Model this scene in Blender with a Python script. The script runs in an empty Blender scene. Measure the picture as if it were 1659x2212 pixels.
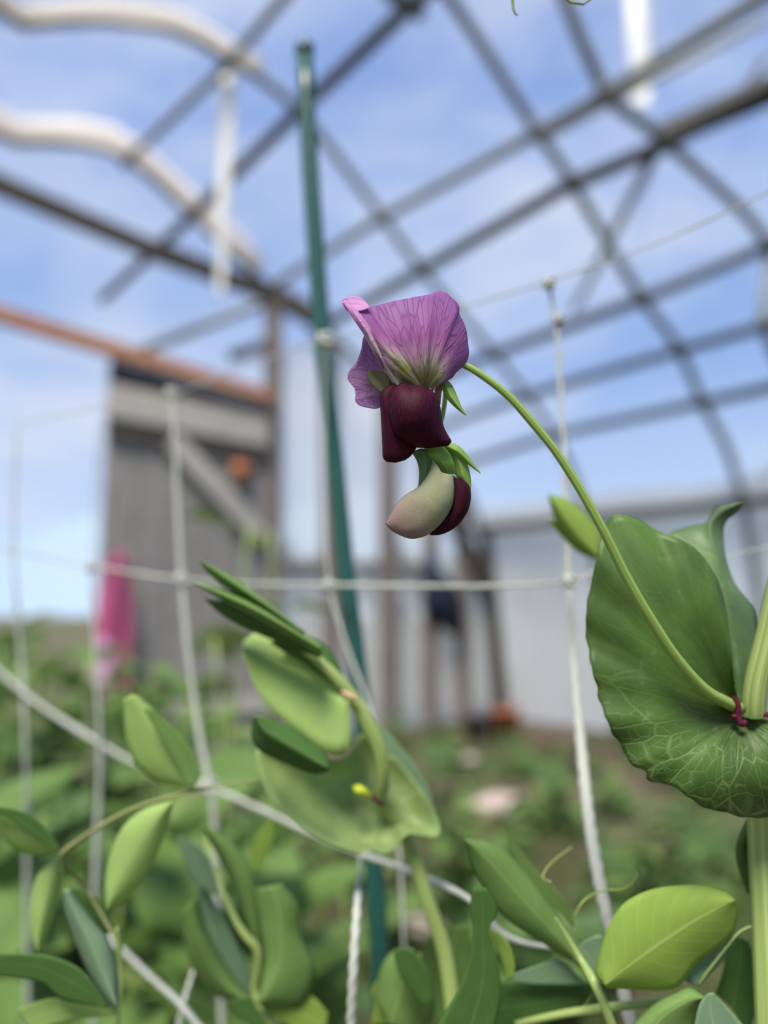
import bpy, math, random
from math import sin, cos, pi, radians, sqrt
from mathutils import Vector, Matrix
random.seed(11)
SC = bpy.context.scene
COL = SC.collection

# ------------------------------------------------------------------ camera
FPX, CX, CY, CAM_H, TILT = 1600.0, 829.5, 1106.0, 1.2, radians(7.6)
CAM = Vector((0, 0, CAM_H))
cd = bpy.data.cameras.new('camera'); cam = bpy.data.objects.new('camera', cd); COL.objects.link(cam)
cam.location = CAM; cam.rotation_euler = (pi / 2 + TILT, 0, 0)
cd.sensor_fit = 'VERTICAL'; cd.sensor_height = 36.0; cd.lens = FPX / 2212 * 36
cd.clip_start = 0.01; cd.clip_end = 2000
cd.dof.use_dof = True; cd.dof.focus_distance = 0.150; cd.dof.aperture_fstop = cd.lens / 4.6
SC.camera = cam
SC.view_settings.view_transform = 'Standard'; SC.view_settings.look = 'None'
SC.view_settings.gamma = 1.0; SC.view_settings.exposure = 0.38
SC.cycles.use_denoising = True
SC.cycles.transparent_max_bounces = 24
SC.cycles.max_bounces = 8
SC.cycles.caustics_reflective = False; SC.cycles.caustics_refractive = False

# ------------------------------------------------------------------ world
W = bpy.data.worlds.new('sky'); SC.world = W; W.use_nodes = True
nt = W.node_tree; N = nt.nodes; K = nt.links
bg = N['Background']
tc = N.new('ShaderNodeTexCoord')
sep = N.new('ShaderNodeSeparateXYZ'); K.new(tc.outputs['Generated'], sep.inputs[0])
grad = N.new('ShaderNodeValToRGB'); K.new(sep.outputs['Z'], grad.inputs[0])
cr_ = grad.color_ramp
cr_.elements[0].position = 0.0; cr_.elements[0].color = (0.55, 0.66, 0.84, 1)
cr_.elements[1].position = 0.75; cr_.elements[1].color = (0.14, 0.24, 0.54, 1)
e = cr_.elements.new(0.3); e.color = (0.24, 0.37, 0.66, 1)
mp = N.new('ShaderNodeMapping'); mp.inputs['Scale'].default_value = (1.5, 1.5, 3.2)
mp.inputs['Location'].default_value = (0.35, 0.1, 0.3)
K.new(tc.outputs['Generated'], mp.inputs[0])
nz = N.new('ShaderNodeTexNoise'); nz.inputs['Scale'].default_value = 1.5; nz.inputs['Detail'].default_value = 5
nz.inputs['Roughness'].default_value = 0.5; nz.inputs['Distortion'].default_value = 0.4
K.new(mp.outputs[0], nz.inputs['Vector'])
cl = N.new('ShaderNodeValToRGB'); K.new(nz.outputs['Fac'], cl.inputs[0])
cl.color_ramp.elements[0].position = 0.44; cl.color_ramp.elements[0].color = (0, 0, 0, 1)
cl.color_ramp.elements[1].position = 0.66; cl.color_ramp.elements[1].color = (0.8, 0.8, 0.8, 1)
mx = N.new('ShaderNodeMixRGB'); K.new(cl.outputs[0], mx.inputs[0]); K.new(grad.outputs[0], mx.inputs[1])
mx.inputs[2].default_value = (0.56, 0.61, 0.72, 1)
K.new(mx.outputs[0], bg.inputs['Color']); bg.inputs['Strength'].default_value = 1.0

# ------------------------------------------------------------------ sun (soft, through plastic film, from the right and ahead)
sl = bpy.data.lights.new('sun', 'SUN'); sun = bpy.data.objects.new('sun', sl); COL.objects.link(sun)
sl.energy = 6.2; sl.angle = radians(20); sl.color = (1.0, 0.93, 0.80)
SUN_DIR = Vector((-0.15, -0.50, 0.80)).normalized()
sun.rotation_euler = SUN_DIR.to_track_quat('Z', 'Y').to_euler()

# ------------------------------------------------------------------ projection helpers
RV = Vector((1, 0, 0)); FV = Vector((0, cos(TILT), sin(TILT))); UV_ = Vector((0, -sin(TILT), cos(TILT)))
def ray(x, y): return FV + (x - CX) / FPX * RV - (y - CY) / FPX * UV_
def P(x, y, d): return CAM + ray(x, y) * d
def PG(x, y, z=0.0):
    r = ray(x, y); return CAM + r * ((z - CAM_H) / r.z)
_r = ray(-500, 1320)
LD = Vector((_r.x, _r.y, 0)).normalized()          # along the tunnel
WD = Vector((LD.y, -LD.x, 0))                       # across it, to the right
D0 = PG(1082, 1545).dot(LD)                          # the gable's distance along the tunnel
def PL(x, y, D):
    r = ray(x, y); return CAM + r * (D / r.dot(LD))
def LW(l, w, z): return LD * l + WD * w + Vector((0, 0, z))

# ------------------------------------------------------------------ object helpers
def tag(o, label=None, cat=None, group=None, kind=None):
    if label: o['label'] = label
    if cat: o['category'] = cat
    if group: o['group'] = group
    if kind: o['kind'] = kind
    return o
def empty(name, loc=(0, 0, 0), label=None, cat=None, group=None):
    o = bpy.data.objects.new(name, None); COL.objects.link(o); o.location = loc; o.empty_display_size = .05
    return tag(o, label, cat, group)
class MB:
    def __init__(s): s.v = []; s.f = []; s.uv = []
    def add(s, p, uv=(0, 0)): s.v.append(tuple(p)); s.uv.append(uv); return len(s.v) - 1
    def mesh(s, name, mat, smooth=True):
        m = bpy.data.meshes.new(name); m.from_pydata(s.v, [], s.f); m.materials.append(mat)
        l = m.uv_layers.new(name='UVMap')
        flat = []
        for lp in m.loops: flat.extend(s.uv[lp.vertex_index])
        l.data.foreach_set('uv', flat)
        if smooth: m.polygons.foreach_set('use_smooth', [True] * len(m.polygons))
        m.update(); return m
    def build(s, name, mat, parent=None, smooth=True, thick=0, loc=None):
        off = parent.location if parent is not None and parent.parent is None else Vector((0, 0, 0))
        if parent is not None and parent.parent is not None: off = parent.parent.location
        if loc is not None and parent is None: off = Vector(loc)
        if any(off): s.v = [(a - off[0], b - off[1], c - off[2]) for a, b, c in s.v]
        o = bpy.data.objects.new(name, s.mesh(name, mat, smooth)); COL.objects.link(o)
        if parent is not None: o.parent = parent
        elif loc is not None: o.location = loc
        if thick:
            md = o.modifiers.new('solid', 'SOLIDIFY'); md.thickness = thick; md.offset = 0
        return o
def cr(pts, n):
    """Catmull-Rom resample of tuples at n even steps."""
    k = len(pts)
    if k == 1: return [tuple(pts[0])] * n
    acc = [0]
    for i in range(1, k): acc.append(acc[-1] + max(1e-9, sqrt(sum((a - b) ** 2 for a, b in zip(pts[i][:2], pts[i - 1][:2])) + 1e-12)))
    out = []
    j = 0
    for i in range(n):
        t = acc[-1] * i / (n - 1)
        while j < k - 2 and t > acc[j + 1]: j += 1
        u = (t - acc[j]) / (acc[j + 1] - acc[j]); u = min(1, max(0, u))
        p1 = pts[j]; p2 = pts[j + 1]; p0 = pts[max(0, j - 1)]; p3 = pts[min(k - 1, j + 2)]
        out.append(tuple(0.5 * (2 * b + (c - a) * u + (2 * a - 5 * b + 4 * c - d) * u * u + (3 * b - a - 3 * c + d) * u ** 3)
                         for a, b, c, d in zip(p0, p1, p2, p3)))
    return out
def tube(mb, pts, rad, seg=10, twist=0.0, lobes=0, amp=0.0, flat=1.0):
    n = len(pts); pts = [Vector(p) for p in pts]
    if not hasattr(rad, '__len__'): rad = [rad] * n
    t0 = (pts[1] - pts[0]).normalized()
    up = Vector((0, 0, 1)) if abs(t0.z) < .9 else Vector((0, 1, 0))
    nrm = t0.cross(up).normalized(); L = 0; rows = []
    for i in range(n):
        t = (pts[min(n - 1, i + 1)] - pts[max(0, i - 1)]).normalized()
        nrm = (nrm - t * nrm.dot(t)).normalized(); b = t.cross(nrm)
        if i: L += (pts[i] - pts[i - 1]).length
        row = []
        for k in range(seg):
            a = 2 * pi * k / seg
            r = rad[i] * (1 + amp * cos(lobes * a - twist * L)) if lobes else rad[i]
            row.append(mb.add(pts[i] + nrm * (r * cos(a)) + b * (r * sin(a) * flat), (k / seg * 2 if k <= seg / 2 else 2 - k / seg * 2, L * 10)))
        rows.append(row)
    for i in range(n - 1):
        for k in range(seg):
            k2 = (k + 1) % seg
            mb.f.append((rows[i][k], rows[i][k2], rows[i + 1][k2], rows[i + 1][k]))
    mb.f.append(tuple(reversed(rows[0]))); mb.f.append(tuple(rows[-1]))
    return mb
def tubepx(pts, n=24, seg=12, mb=None, ws=1.0, **kw):
    """pts = (x, y, depth, width in px)"""
    q = cr(pts, n)
    return tube(mb or MB(), [P(a, b, c) for a, b, c, w in q], [w / 2 * c / FPX * ws for a, b, c, w in q], seg, **kw)
def box(mb, c, ax, ay, az):
    """c centre, ax/ay/az half-extent vectors"""
    c = Vector(c); i0 = len(mb.v)
    for sx in (-1, 1):
        for sy in (-1, 1):
            for sz in (-1, 1): mb.add(c + ax * sx + ay * sy + az * sz, (sx * .5 + .5, sz * .5 + .5))
    for f in ((0, 1, 3, 2), (4, 6, 7, 5), (0, 4, 5, 1), (2, 3, 7, 6), (0, 2, 6, 4), (1, 5, 7, 3)):
        mb.f.append(tuple(i0 + k for k in f))
    return mb
def beam(mb, a, b, wv, dv):
    """timber from a to b; wv, dv half-extent vectors of its section"""
    a = Vector(a); b = Vector(b); return box(mb, (a + b) / 2, wv, dv, (b - a) / 2)
def leaf3(L, M, R, nu=22, nv=5, cup=0.0, bend=0.0, ripple=0.0, d=None, rnd_=False):
    """leaf from left edge, midrib and right edge traces (x, y, depth)"""
    f = lambda T: [(p[0], p[1], p[2] if len(p) > 2 else d) for p in T]
    L, M, R = cr(f(L), nu), cr(f(M), nu), cr(f(R), nu)
    mb = MB(); rows = []
    for i in range(nu):
        u = i / (nu - 1); row = []
        for j in range(-nv, nv + 1):
            v = j / nv; E_ = R[i] if v > 0 else L[i]; w = abs(v)
            x, y, dd = [M[i][k] + (E_[k] - M[i][k]) * w for k in range(3)]
            if rnd_: dd = M[i][2] + (E_[2] - M[i][2]) * (1 - sqrt(max(0, 1 - (w * .985) ** 2)))
            dd += cup * w * w + bend * u * u + ripple * sin(u * 17 + v * 3) * w * w
            row.append(mb.add(P(x, y, dd), (u, v)))
        rows.append(row)
    for i in range(nu - 1):
        for j in range(2 * nv): mb.f.append((rows[i][j], rows[i][j + 1], rows[i + 1][j + 1], rows[i + 1][j]))
    return mb
def fan(c, outline, nt_=60, nr=14, dfun=None, closed=False, inner=0.0, scal=0.0):
    """leaf or petal spread round a point c = (x, y, d); outline = (x, y, d)"""
    o = cr([(p[0], p[1], p[2] if len(p) > 2 else c[2]) for p in outline], nt_)
    if scal:
        for i in range(nt_):
            u = i / (nt_ - 1); k = 1 + scal * (.6 * sin(i * 1.35) + .5 * sin(i * .8 + 1)) * max(0, min(1, (u - .33) * 6)); o[i] = (c[0] + (o[i][0] - c[0]) * k, c[1] + (o[i][1] - c[1]) * k, o[i][2])
    mb = MB(); rows = []
    for i in range(nt_):
        u = i / (nt_ - 1); row = []
        for j in range(nr + 1):
            r = inner + (1 - inner) * j / nr
            x, y, dd = [c[k] + (o[i][k] - c[k]) * r for k in range(3)]
            if dfun: dd += dfun(u, r)
            row.append(mb.add(P(x, y, dd), (u, r)))
        rows.append(row)
    for i in range(nt_ - 1):
        for j in range(nr): mb.f.append((rows[i][j], rows[i][j + 1], rows[i + 1][j + 1], rows[i + 1][j]))
    return mb

# ------------------------------------------------------------------ materials
class NT:
    def __init__(s, name):
        s.m = bpy.data.materials.new(name); s.m.use_nodes = True; s.t = s.m.node_tree; s.n = s.t.nodes; s.l = s.t.links
        s.b = s.n['Principled BSDF']; s.out = s.n['Material Output']
    def node(s, ty, **kw):
        n = s.n.new(ty)
        for k, v in kw.items(): setattr(n, k, v)
        return n
    def link(s, a, b): s.l.new(a, b)
    def math(s, op, a, b=None, c=None):
        n = s.n.new('ShaderNodeMath'); n.operation = op
        for i, v in enumerate((a, b, c)):
            if v is None: continue
            if isinstance(v, (int, float)): n.inputs[i].default_value = v
            else: s.l.new(v, n.inputs[i])
        return n.outputs[0]
    def mix(s, f, a, b):
        n = s.n.new('ShaderNodeMixRGB')
        for i, v in enumerate((f, a, b)):
            if isinstance(v, (int, float)): n.inputs[i].default_value = v
            elif isinstance(v, tuple): n.inputs[i].default_value = v if len(v) == 4 else v + (1,)
            else: s.l.new(v, n.inputs[i])
        return n.outputs[0]
    def ramp(s, f, stops):
        n = s.n.new('ShaderNodeValToRGB'); r = n.color_ramp
        while len(r.elements) < len(stops): r.elements.new(.5)
        for e_, (p, c) in zip(r.elements, stops): e_.position = p; e_.color = (c if len(c) == 4 else c + (1,)) if isinstance(c, tuple) else (c, c, c, 1)
        s.l.new(f, n.inputs[0]); return n.outputs[0]
    def noise(s, scale, detail=3, vec=None, rough=.5):
        n = s.n.new('ShaderNodeTexNoise'); n.inputs['Scale'].default_value = scale; n.inputs['Detail'].default_value = detail
        n.inputs['Roughness'].default_value = rough
        s.l.new(vec if vec is not None else s.obj(), n.inputs['Vector']); return n.outputs['Fac']
    def obj(s): return s.n.new('ShaderNodeTexCoord').outputs['Object']
    def uv(s):
        q = s.n.new('ShaderNodeSeparateXYZ'); s.l.new(s.n.new('ShaderNodeTexCoord').outputs['UV'], q.inputs[0]); return q.outputs[0], q.outputs[1]
    def vec(s, x, y):
        q = s.n.new('ShaderNodeCombineXYZ')
        for i, v in enumerate((x, y)):
            if isinstance(v, (int, float)): q.inputs[i].default_value = v
            else: s.l.new(v, q.inputs[i])
        return q.outputs[0]
    def voro(s, vec, scale=1):
        q = s.n.new('ShaderNodeTexVoronoi'); q.feature = 'DISTANCE_TO_EDGE'; q.inputs['Scale'].default_value = scale
        s.l.new(vec, q.inputs['Vector']); return q.outputs['Distance']
    def bump(s, h, strength=.3, dist=.0005):
        q = s.n.new('ShaderNodeBump'); q.inputs['Strength'].default_value = strength; q.inputs['Distance'].default_value = dist
        s.l.new(h, q.inputs['Height']); s.l.new(q.outputs[0], s.b.inputs['Normal']); return q.outputs[0]
    def finish(s, col, rough=.5, trans=0.0, spec=.4, tcol=None, sheen=0):
        b = s.b
        if isinstance(col, tuple): b.inputs['Base Color'].default_value = col + (1,)
        else: s.l.new(col, b.inputs['Base Color'])
        b.inputs['Roughness'].default_value = rough; b.inputs['Specular IOR Level'].default_value = spec
        if trans:
            t = s.n.new('ShaderNodeBsdfTranslucent'); c = tcol if tcol is not None else col
            if isinstance(c, tuple): t.inputs[0].default_value = c + (1,)
            else: s.l.new(c, t.inputs[0])
            m = s.n.new('ShaderNodeMixShader'); m.inputs[0].default_value = trans
            s.l.new(b.outputs[0], m.inputs[1]); s.l.new(t.outputs[0], m.inputs[2]); s.l.new(m.outputs[0], s.out.inputs[0])
        return s.m
def solid(name, col, rough=.6, spec=.3, metal=0, vary=.25, scale=30, trans=0):
    t = NT(name); d = tuple(c * (1 - vary) for c in col); b = tuple(min(1, c * (1 + vary)) for c in col)
    t.b.inputs['Metallic'].default_value = metal
    return t.finish(t.mix(t.noise(scale), d, b), rough, trans, spec)
def leafmat(name, col, vein, trans=.35, spec=.15, rough=.6, tc_=None, split=None):
    t = NT(name); u, v = t.uv(); a = t.math('ABSOLUTE', v)
    mid = t.math('SUBTRACT', 1, t.math('MULTIPLY', a, 16)); mid = t.math('MAXIMUM', mid, 0)
    q = t.math('SUBTRACT', t.math('MULTIPLY', u, 9), t.math('MULTIPLY', a, 2.3))
    q = t.math('ABSOLUTE', t.math('SUBTRACT', t.math('FRACT', q), .5)); q = t.math('MAXIMUM', t.math('SUBTRACT', 1, t.math('MULTIPLY', q, 14)), 0)
    fac = t.math('MAXIMUM', t.math('MULTIPLY', mid, .9), t.math('MULTIPLY', q, .3))
    base = t.mix(t.noise(90, 3), tuple(c * .8 for c in col), tuple(c * 1.2 for c in col))
    c = t.mix(fac, base, vein)
    tcc = t.mix(.5, c, tc_ or tuple(min(1, x * 1.8) for x in (col[0] * 1.3, col[1] * 1.2, col[2] * .6)))
    t.bump(fac, .3, .0003)
    return t.finish(c, rough, trans, spec, tcc)
def fanmat(name, col, vein, trans=.3, ku=44, kr=5, w=.07, patch=None):
    t = NT(name); u, r = t.uv()
    wob = t.math('MULTIPLY', t.math('SUBTRACT', t.noise(60, 2), .5), .5)
    vec = t.vec(t.math('ADD', t.math('MULTIPLY', u, ku), wob), t.math('ADD', t.math('MULTIPLY', t.math('POWER', r, 1.3), kr), wob))
    dd = t.voro(vec); line = t.math('MAXIMUM', t.math('SUBTRACT', 1, t.math('DIVIDE', dd, w)), 0)
    vec2 = t.vec(t.math('ADD', t.math('MULTIPLY', u, ku / 2.2), wob), t.math('MULTIPLY', r, kr / 3.0))
    l2 = t.math('MAXIMUM', t.math('SUBTRACT', 1, t.math('DIVIDE', t.voro(vec2), w * .7)), 0)
    fac = t.math('MAXIMUM', t.math('MULTIPLY', line, .22), t.math('MULTIPLY', l2, .40))
    fac = t.math('MULTIPLY', fac, t.ramp(u, [(.0, .15), (.42, .22), (.6, 1.0)]))
    base = t.mix(t.ramp(t.noise(55, 4), [(.35, 0.0), (.65, 1.0)]), tuple(c * .68 for c in col), tuple(c * 1.25 for c in col))
    base = t.mix(fac, base, vein)
    pt = t.ramp(t.noise(120, 4, rough=.7), [(.60, 0.0), (.78, .35)])
    c = t.mix(pt, base, (.30, .40, .30))
    h = t.math('SUBTRACT', t.math('MULTIPLY', t.noise(50, 2), .6), fac)
    t.bump(h, .5, .0006)
    return t.finish(c, .5, trans, .35, t.mix(.4, base, (col[0] * 2, col[1] * 2, col[2])))
M = {}
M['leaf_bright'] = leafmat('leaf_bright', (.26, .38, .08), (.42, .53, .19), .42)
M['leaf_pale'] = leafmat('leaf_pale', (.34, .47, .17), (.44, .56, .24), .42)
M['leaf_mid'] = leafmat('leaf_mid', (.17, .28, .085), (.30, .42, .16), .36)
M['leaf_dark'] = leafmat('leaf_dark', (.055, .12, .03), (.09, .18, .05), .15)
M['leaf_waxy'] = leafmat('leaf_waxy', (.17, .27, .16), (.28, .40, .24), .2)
M['stipule'] = fanmat('stipule', (.062, .125, .024), (.26, .38, .13), .22, w=.055, ku=50, kr=6)
M['stipule_rear'] = fanmat('stipule_rear', (.09, .16, .06), (.20, .30, .13), .25, ku=7, kr=3)
M['stipule_pale'] = fanmat('stipule_pale', (.29, .40, .15), (.40, .50, .23), .4, ku=8, kr=3, w=.06)
M['stem'] = None
t = NT('stem'); u, v = t.uv()
st = t.noise(9, 2, t.vec(t.math('MULTIPLY', u, 1.6), t.math('MULTIPLY', v, .05)))
M['stem'] = t.finish(t.mix(t.ramp(st, [(.35, 0.0), (.65, 1.0)]), (.22, .32, .08), (.42, .52, .20)), .4, .25, .4)
t = NT('peduncle'); u, v = t.uv()
st = t.noise(8, 2, t.vec(t.math('MULTIPLY', u, 1.3), t.math('MULTIPLY', v, .05)))
M['peduncle'] = t.finish(t.mix(t.ramp(st, [(.35, 0.0), (.65, 1.0)]), (.16, .27, .045), (.38, .50, .15)), .4, .2, .4)
M['stem_brown'] = solid('stem_brown', (.24, .26, .11), trans=.2)
M['node_red'] = solid('node_red', (.07, .008, .025), spec=.1, vary=.5, scale=300)
M['yellow_bud'] = solid('yellow_bud', (.65, .75, .05), trans=.3)
M['tendril'] = solid('tendril', (.30, .34, .10), trans=.2)
# petals
def petalmat(name, stops, veincol, ku=48, kr=3.4, w=.09, vf=.5, trans=.5, off=(.5, .5, .5, .5, .5)):
    t = NT(name); u, r = t.uv()
    nzv = t.math('MULTIPLY', t.math('SUBTRACT', t.noise(260, 3), .5), .30)
    nl = t.math('ADD', t.math('MULTIPLY', t.math('SUBTRACT', t.noise(7, 2, t.vec(t.math('MULTIPLY', u, 3.0), 0.3)), .5), .30), t.ramp(u, [(0.0, off[0]), (.20, off[1]), (.36, off[2]), (.6, off[3]), (.75, off[4])]))
    nl = t.math('SUBTRACT', nl, .5)
    base = t.ramp(t.math('ADD', r, nl), stops)
    base = t.mix(t.ramp(t.noise(8, 3, t.vec(t.math('MULTIPLY', u, 5.0), r)), [(.35, 0.0), (.7, .45)]), base, tuple(c * .75 for c in stops[-1][1][:3]))
    vec = t.vec(t.math('ADD', t.math('MULTIPLY', u, ku), nzv), t.math('ADD', t.math('MULTIPLY', r, kr), nzv))
    line = t.math('MAXIMUM', t.math('SUBTRACT', 1, t.math('DIVIDE', t.voro(vec), w)), 0)
    c = t.mix(t.math('MULTIPLY', line, vf), base, veincol)
    t.bump(line, .35, .0003)
    return t.finish(c, .55, trans, .25, c)
M['standard'] = petalmat('standard', [(.0, (.20, .24, .02)), (.20, (.27, .32, .04)), (.32, (.60, .56, .38)), (.46, (.54, .30, .46)), (.60, (.38, .13, .35)), (1.0, (.35, .15, .42))], (.24, .05, .22), off=(.12, .22, .52, .55, .42))
M['standard_rear'] = petalmat('standard_rear', [(.0, (.12, .16, .04)), (.25, (.36, .34, .18)), (.45, (.46, .28, .46)), (1.0, (.44, .23, .50))], (.26, .08, .28), ku=26)
M['roll'] = petalmat('roll', [(.0, (.60, .60, .36)), (.42, (.70, .66, .56)), (.68, (.60, .32, .56)), (1.0, (.74, .40, .76))], (.45, .18, .5), ku=4, kr=14, vf=.4)
t = NT('maroon'); u, v = t.uv()
nn = t.noise(9, 3, t.vec(t.math('MULTIPLY', u, 1.2), t.math('MULTIPLY', v, 2.0)))
nn2 = t.noise(420, 3)
M['maroon'] = t.finish(t.mix(t.ramp(nn, [(.35, 0.0), (.7, 1.0)]), (.018, .002, .008), (.060, .004, .021)), .6, .13, .12, (.42, .01, .12))
t.bump(t.math('ADD', nn, t.math('MULTIPLY', nn2, .15)), .15, .0005)
t = NT('maroon_dark'); M['maroon_dark'] = t.finish(t.mix(t.noise(200), (.018, .001, .007), (.035, .003, .012)), .6, .05, .12, (.3, .01, .08))
t = NT('bud_petal'); u, v = t.uv()
c = t.mix(t.ramp(t.math('ADD', u, t.math('MULTIPLY', t.math('SUBTRACT', t.noise(120), .5), .5)), [(.35, 0.0), (.80, 1.0)]), (.42, .43, .27), (.38, .22, .24))
stv = t.noise(10, 3, t.vec(t.math('MULTIPLY', u, 2), t.math('MULTIPLY', v, 9)))
M['bud_petal'] = t.finish(t.mix(t.math('MULTIPLY', stv, .5), c, (.30, .34, .20)), .55, .35, .3)
t.bump(t.math('ADD', stv, t.noise(250, 3)), .5, .0007)
M['sepal'] = leafmat('sepal', (.24, .38, .10), (.36, .50, .18), .4)
M['sepal_dark'] = leafmat('sepal_dark', (.10, .20, .07), (.16, .28, .1), .25)
# net, stake, structure
M['inner'] = solid('inner', (.24, .23, .12), .7, spec=.1, trans=.4, scale=300)
M['string'] = solid('string', (.50, .52, .48), .6, spec=.1, trans=.3, vary=.08, scale=800)
t = NT('stake'); u, v = t.uv()
rib = t.math('SINE', t.math('MULTIPLY', v, 60))
t.bump(rib, .05, .0003)
M['stake'] = t.finish(t.mix(t.noise(300), (.006, .045, .037), (.012, .08, .065)), .35, 0, .5)
M['pipe'] = solid('pipe', (.19, .21, .21), .55, metal=.2, vary=.2, scale=6)
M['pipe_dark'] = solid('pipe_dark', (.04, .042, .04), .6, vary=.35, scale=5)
M['bolt'] = solid('bolt', (.10, .10, .10), .5, metal=.5)
M['film_roll'] = solid('film_roll', (.95, .91, .88), .5, vary=.04, scale=4, trans=.6)
M['tape'] = solid('tape', (.95, .95, .93), .3, vary=.03, trans=.45)
def woodmat(name, a, b, sc=6):
    t = NT(name); mp_ = t.node('ShaderNodeMapping'); mp_.inputs['Scale'].default_value = (6, 6, 1)
    t.link(t.obj(), mp_.inputs[0]); n1 = t.noise(sc, 5, mp_.outputs[0]); t.bump(n1, .5, .004)
    return t.finish(t.mix(t.ramp(n1, [(.3, 0.0), (.7, 1.0)]), a, b), .8, 0, .2)
M['door'] = woodmat('door', (.18, .172, .168), (.28, .27, .26))
M['door_rail'] = woodmat('door_rail', (.30, .29, .27), (.42, .40, .37))
M['timber'] = woodmat('timber', (.13, .11, .10), (.24, .21, .19))
M['beam'] = woodmat('beam', (.045, .04, .033), (.09, .08, .07))
M['rust'] = woodmat('rust', (.30, .13, .06), (.48, .24, .12))
M['navy'] = solid('navy', (.012, .018, .04), .9)
M['black'] = solid('black', (.02, .022, .03), .8)
M['pink'] = solid('pink', (.45, .10, .22), .5, trans=.25, vary=.25, scale=8)
M['lilac'] = solid('lilac', (.72, .42, .68), .6, trans=.3)
M['orange'] = solid('orange', (.32, .11, .04), .6)
M['grey'] = solid('grey', (.12, .12, .13), .7)
M['stone'] = solid('stone', (.40, .33, .31), .9, scale=14)
def filmmat(name, alpha, col, tr=.6):
    t = NT(name); tp = t.node('ShaderNodeBsdfTransparent'); t.finish(col, .35, tr, .3, col)
    src = t.out.inputs[0].links[0].from_socket
    m = t.node('ShaderNodeMixShader')
    a = t.math('ADD', t.math('MULTIPLY', t.noise(1.2, 3), alpha * .5), alpha * .75)
    t.link(a, m.inputs[0]); t.link(tp.outputs[0], m.inputs[1]); t.link(src, m.inputs[2]); t.link(m.outputs[0], t.out.inputs[0])
    return t.m
M['film'] = filmmat('film', .07, (.9, .92, .95))
M['film_milky'] = filmmat('film_milky', .93, (.95, .96, .93), .35)
M['film_gable'] = filmmat('film_gable', .6, (.95, .96, .96), .45)
M['bgleaf_a'] = solid('bgleaf_a', (.13, .22, .06), .5, trans=.4, scale=60)
M['bgleaf_b'] = solid('bgleaf_b', (.06, .12, .035), .5, trans=.3, scale=60)
M['bgleaf_c'] = solid('bgleaf_c', (.20, .27, .09), .5, trans=.4, scale=60)
M['grass'] = solid('grass', (.09, .13, .04), .6, trans=.3, scale=3, vary=.5)
t = NT('ground'); n1 = t.noise(.9, 4); n2 = t.noise(6, 5)
c = t.mix(t.ramp(t.math('ADD', t.math('MULTIPLY', n1, .7), t.math('MULTIPLY', n2, .3)), [(.45, 0.0), (.60, 1.0)]), (.12, .09, .07), (.06, .10, .035))
t.bump(n2, .8, .05); M['ground'] = t.finish(c, .95, 0, .1)
M['hill'] = solid('hill', (.24, .31, .40), 1, 0, vary=.08, scale=.02)  # distance haze is mixed into this blue-grey base colour
M['tree'] = solid('tree', (.05, .09, .045), .9, scale=1)

# ================================================================== SETTING
# ground: undulating grid
mb = MB(); nx = 70
for i in range(nx + 1):
    for j in range(nx + 1):
        a = (i / nx - .5) * 2; b = (j / nx - .5) * 2
        X = a * abs(a) ** 1.2 * 150; Y = b * abs(b) ** 1.2 * 150 + 2
        z = .03 * sin(X * 2.1 + 1) * cos(Y * 1.7) - .03
        mb.add((X, Y, z), (i, j))
for i in range(nx):
    for j in range(nx):
        k = i * (nx + 1) + j; mb.f.append((k, k + nx + 1, k + nx + 2, k + 1))
tag(mb.build('floor', M['ground']), 'weedy brown and green soil floor of the tunnel', kind='structure')
# hills far off
mb = MB(); n = 60
for i in range(n + 1):
    a = radians(-55 + 110 * i / n); R_ = 420
    h = 60 + 8 * sin(i * .23 + 1) + 6 * sin(i * .7)
    for r, z in ((R_ - 90, -2), (R_ - 40, h * .6), (R_, h), (R_ + 80, -2)): mb.add((sin(a) * r, cos(a) * r, z))
for i in range(n):
    for j in range(3):
        k = i * 4 + j; mb.f.append((k, k + 1, k + 5, k + 4))
tag(mb.build('hills', M['hill']), 'pale blue hazy hills beyond the tunnel', kind='structure')

# ---- hoops: crossing points of hoops and purlins
NAMES = ['p2', 'dark', 'A', 'B', 'C', 'D', 'E', 'F', 'foot']
ST = {0: dict(pre=[(0, 300), (150, 308)], p2=(270, 340), dark=(410, 460), A=(575, 615), B=(690, 700), C=(850, 850), D=(915, 925), E=(965, 1005), F=(1035, 1135), foot=(1082, 1545)),
      1.6: dict(pre=[(0, 40), (200, 42), (380, 66)], p2=(490, 128), dark=(640, 232), A=(820, 460), B=(905, 575), C=(1060, 755), D=(1130, 845), E=(1190, 930), F=(1265, 1108)),
      3.1: dict(pre=[], A=(1155, 275), B=(1230, 385), C=(1380, 635), D=(1462, 745), E=(1512, 858), F=(1602, 1072)),
      3.76: dict(pre=[], A=(1303, 188), B=(1430, 298), C=(1655, 520))}
node = {}
prev = None
for s in (0, 1.6, 3.1, 3.76, 5.3, 6.9):
    dct = ST.get(s, {}); cur = {}
    for k in NAMES:
        if k in dct: cur[k] = PL(dct[k][0], dct[k][1], D0 - s)
        else: cur[k] = prev[k] - LD * (s - ps)
        if k == 'foot' : cur[k].z = -.03
    pre = [PL(x, y, D0 - s) for x, y in dct.get('pre', [])]
    node[s] = (cur, pre); prev = cur; ps = s
WC = 1.35
def wz(p): return (p.dot(WD), p.z)
def profile(s):
    cur, pre = node[s]
    right = [wz(cur[k]) for k in NAMES]
    if pre: top = [wz(p) for p in pre]
    else:
        top = []
    zt = max(p[1] for p in right + top)
    if not top: top = [(WC, right[0][1] + .08)]
    right = top + right
    left = [(2 * WC - w, z) for w, z in reversed(right) if w > WC + .55]
    return left + right
prof = {s: cr(profile(s), 72) for s in node}
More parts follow.
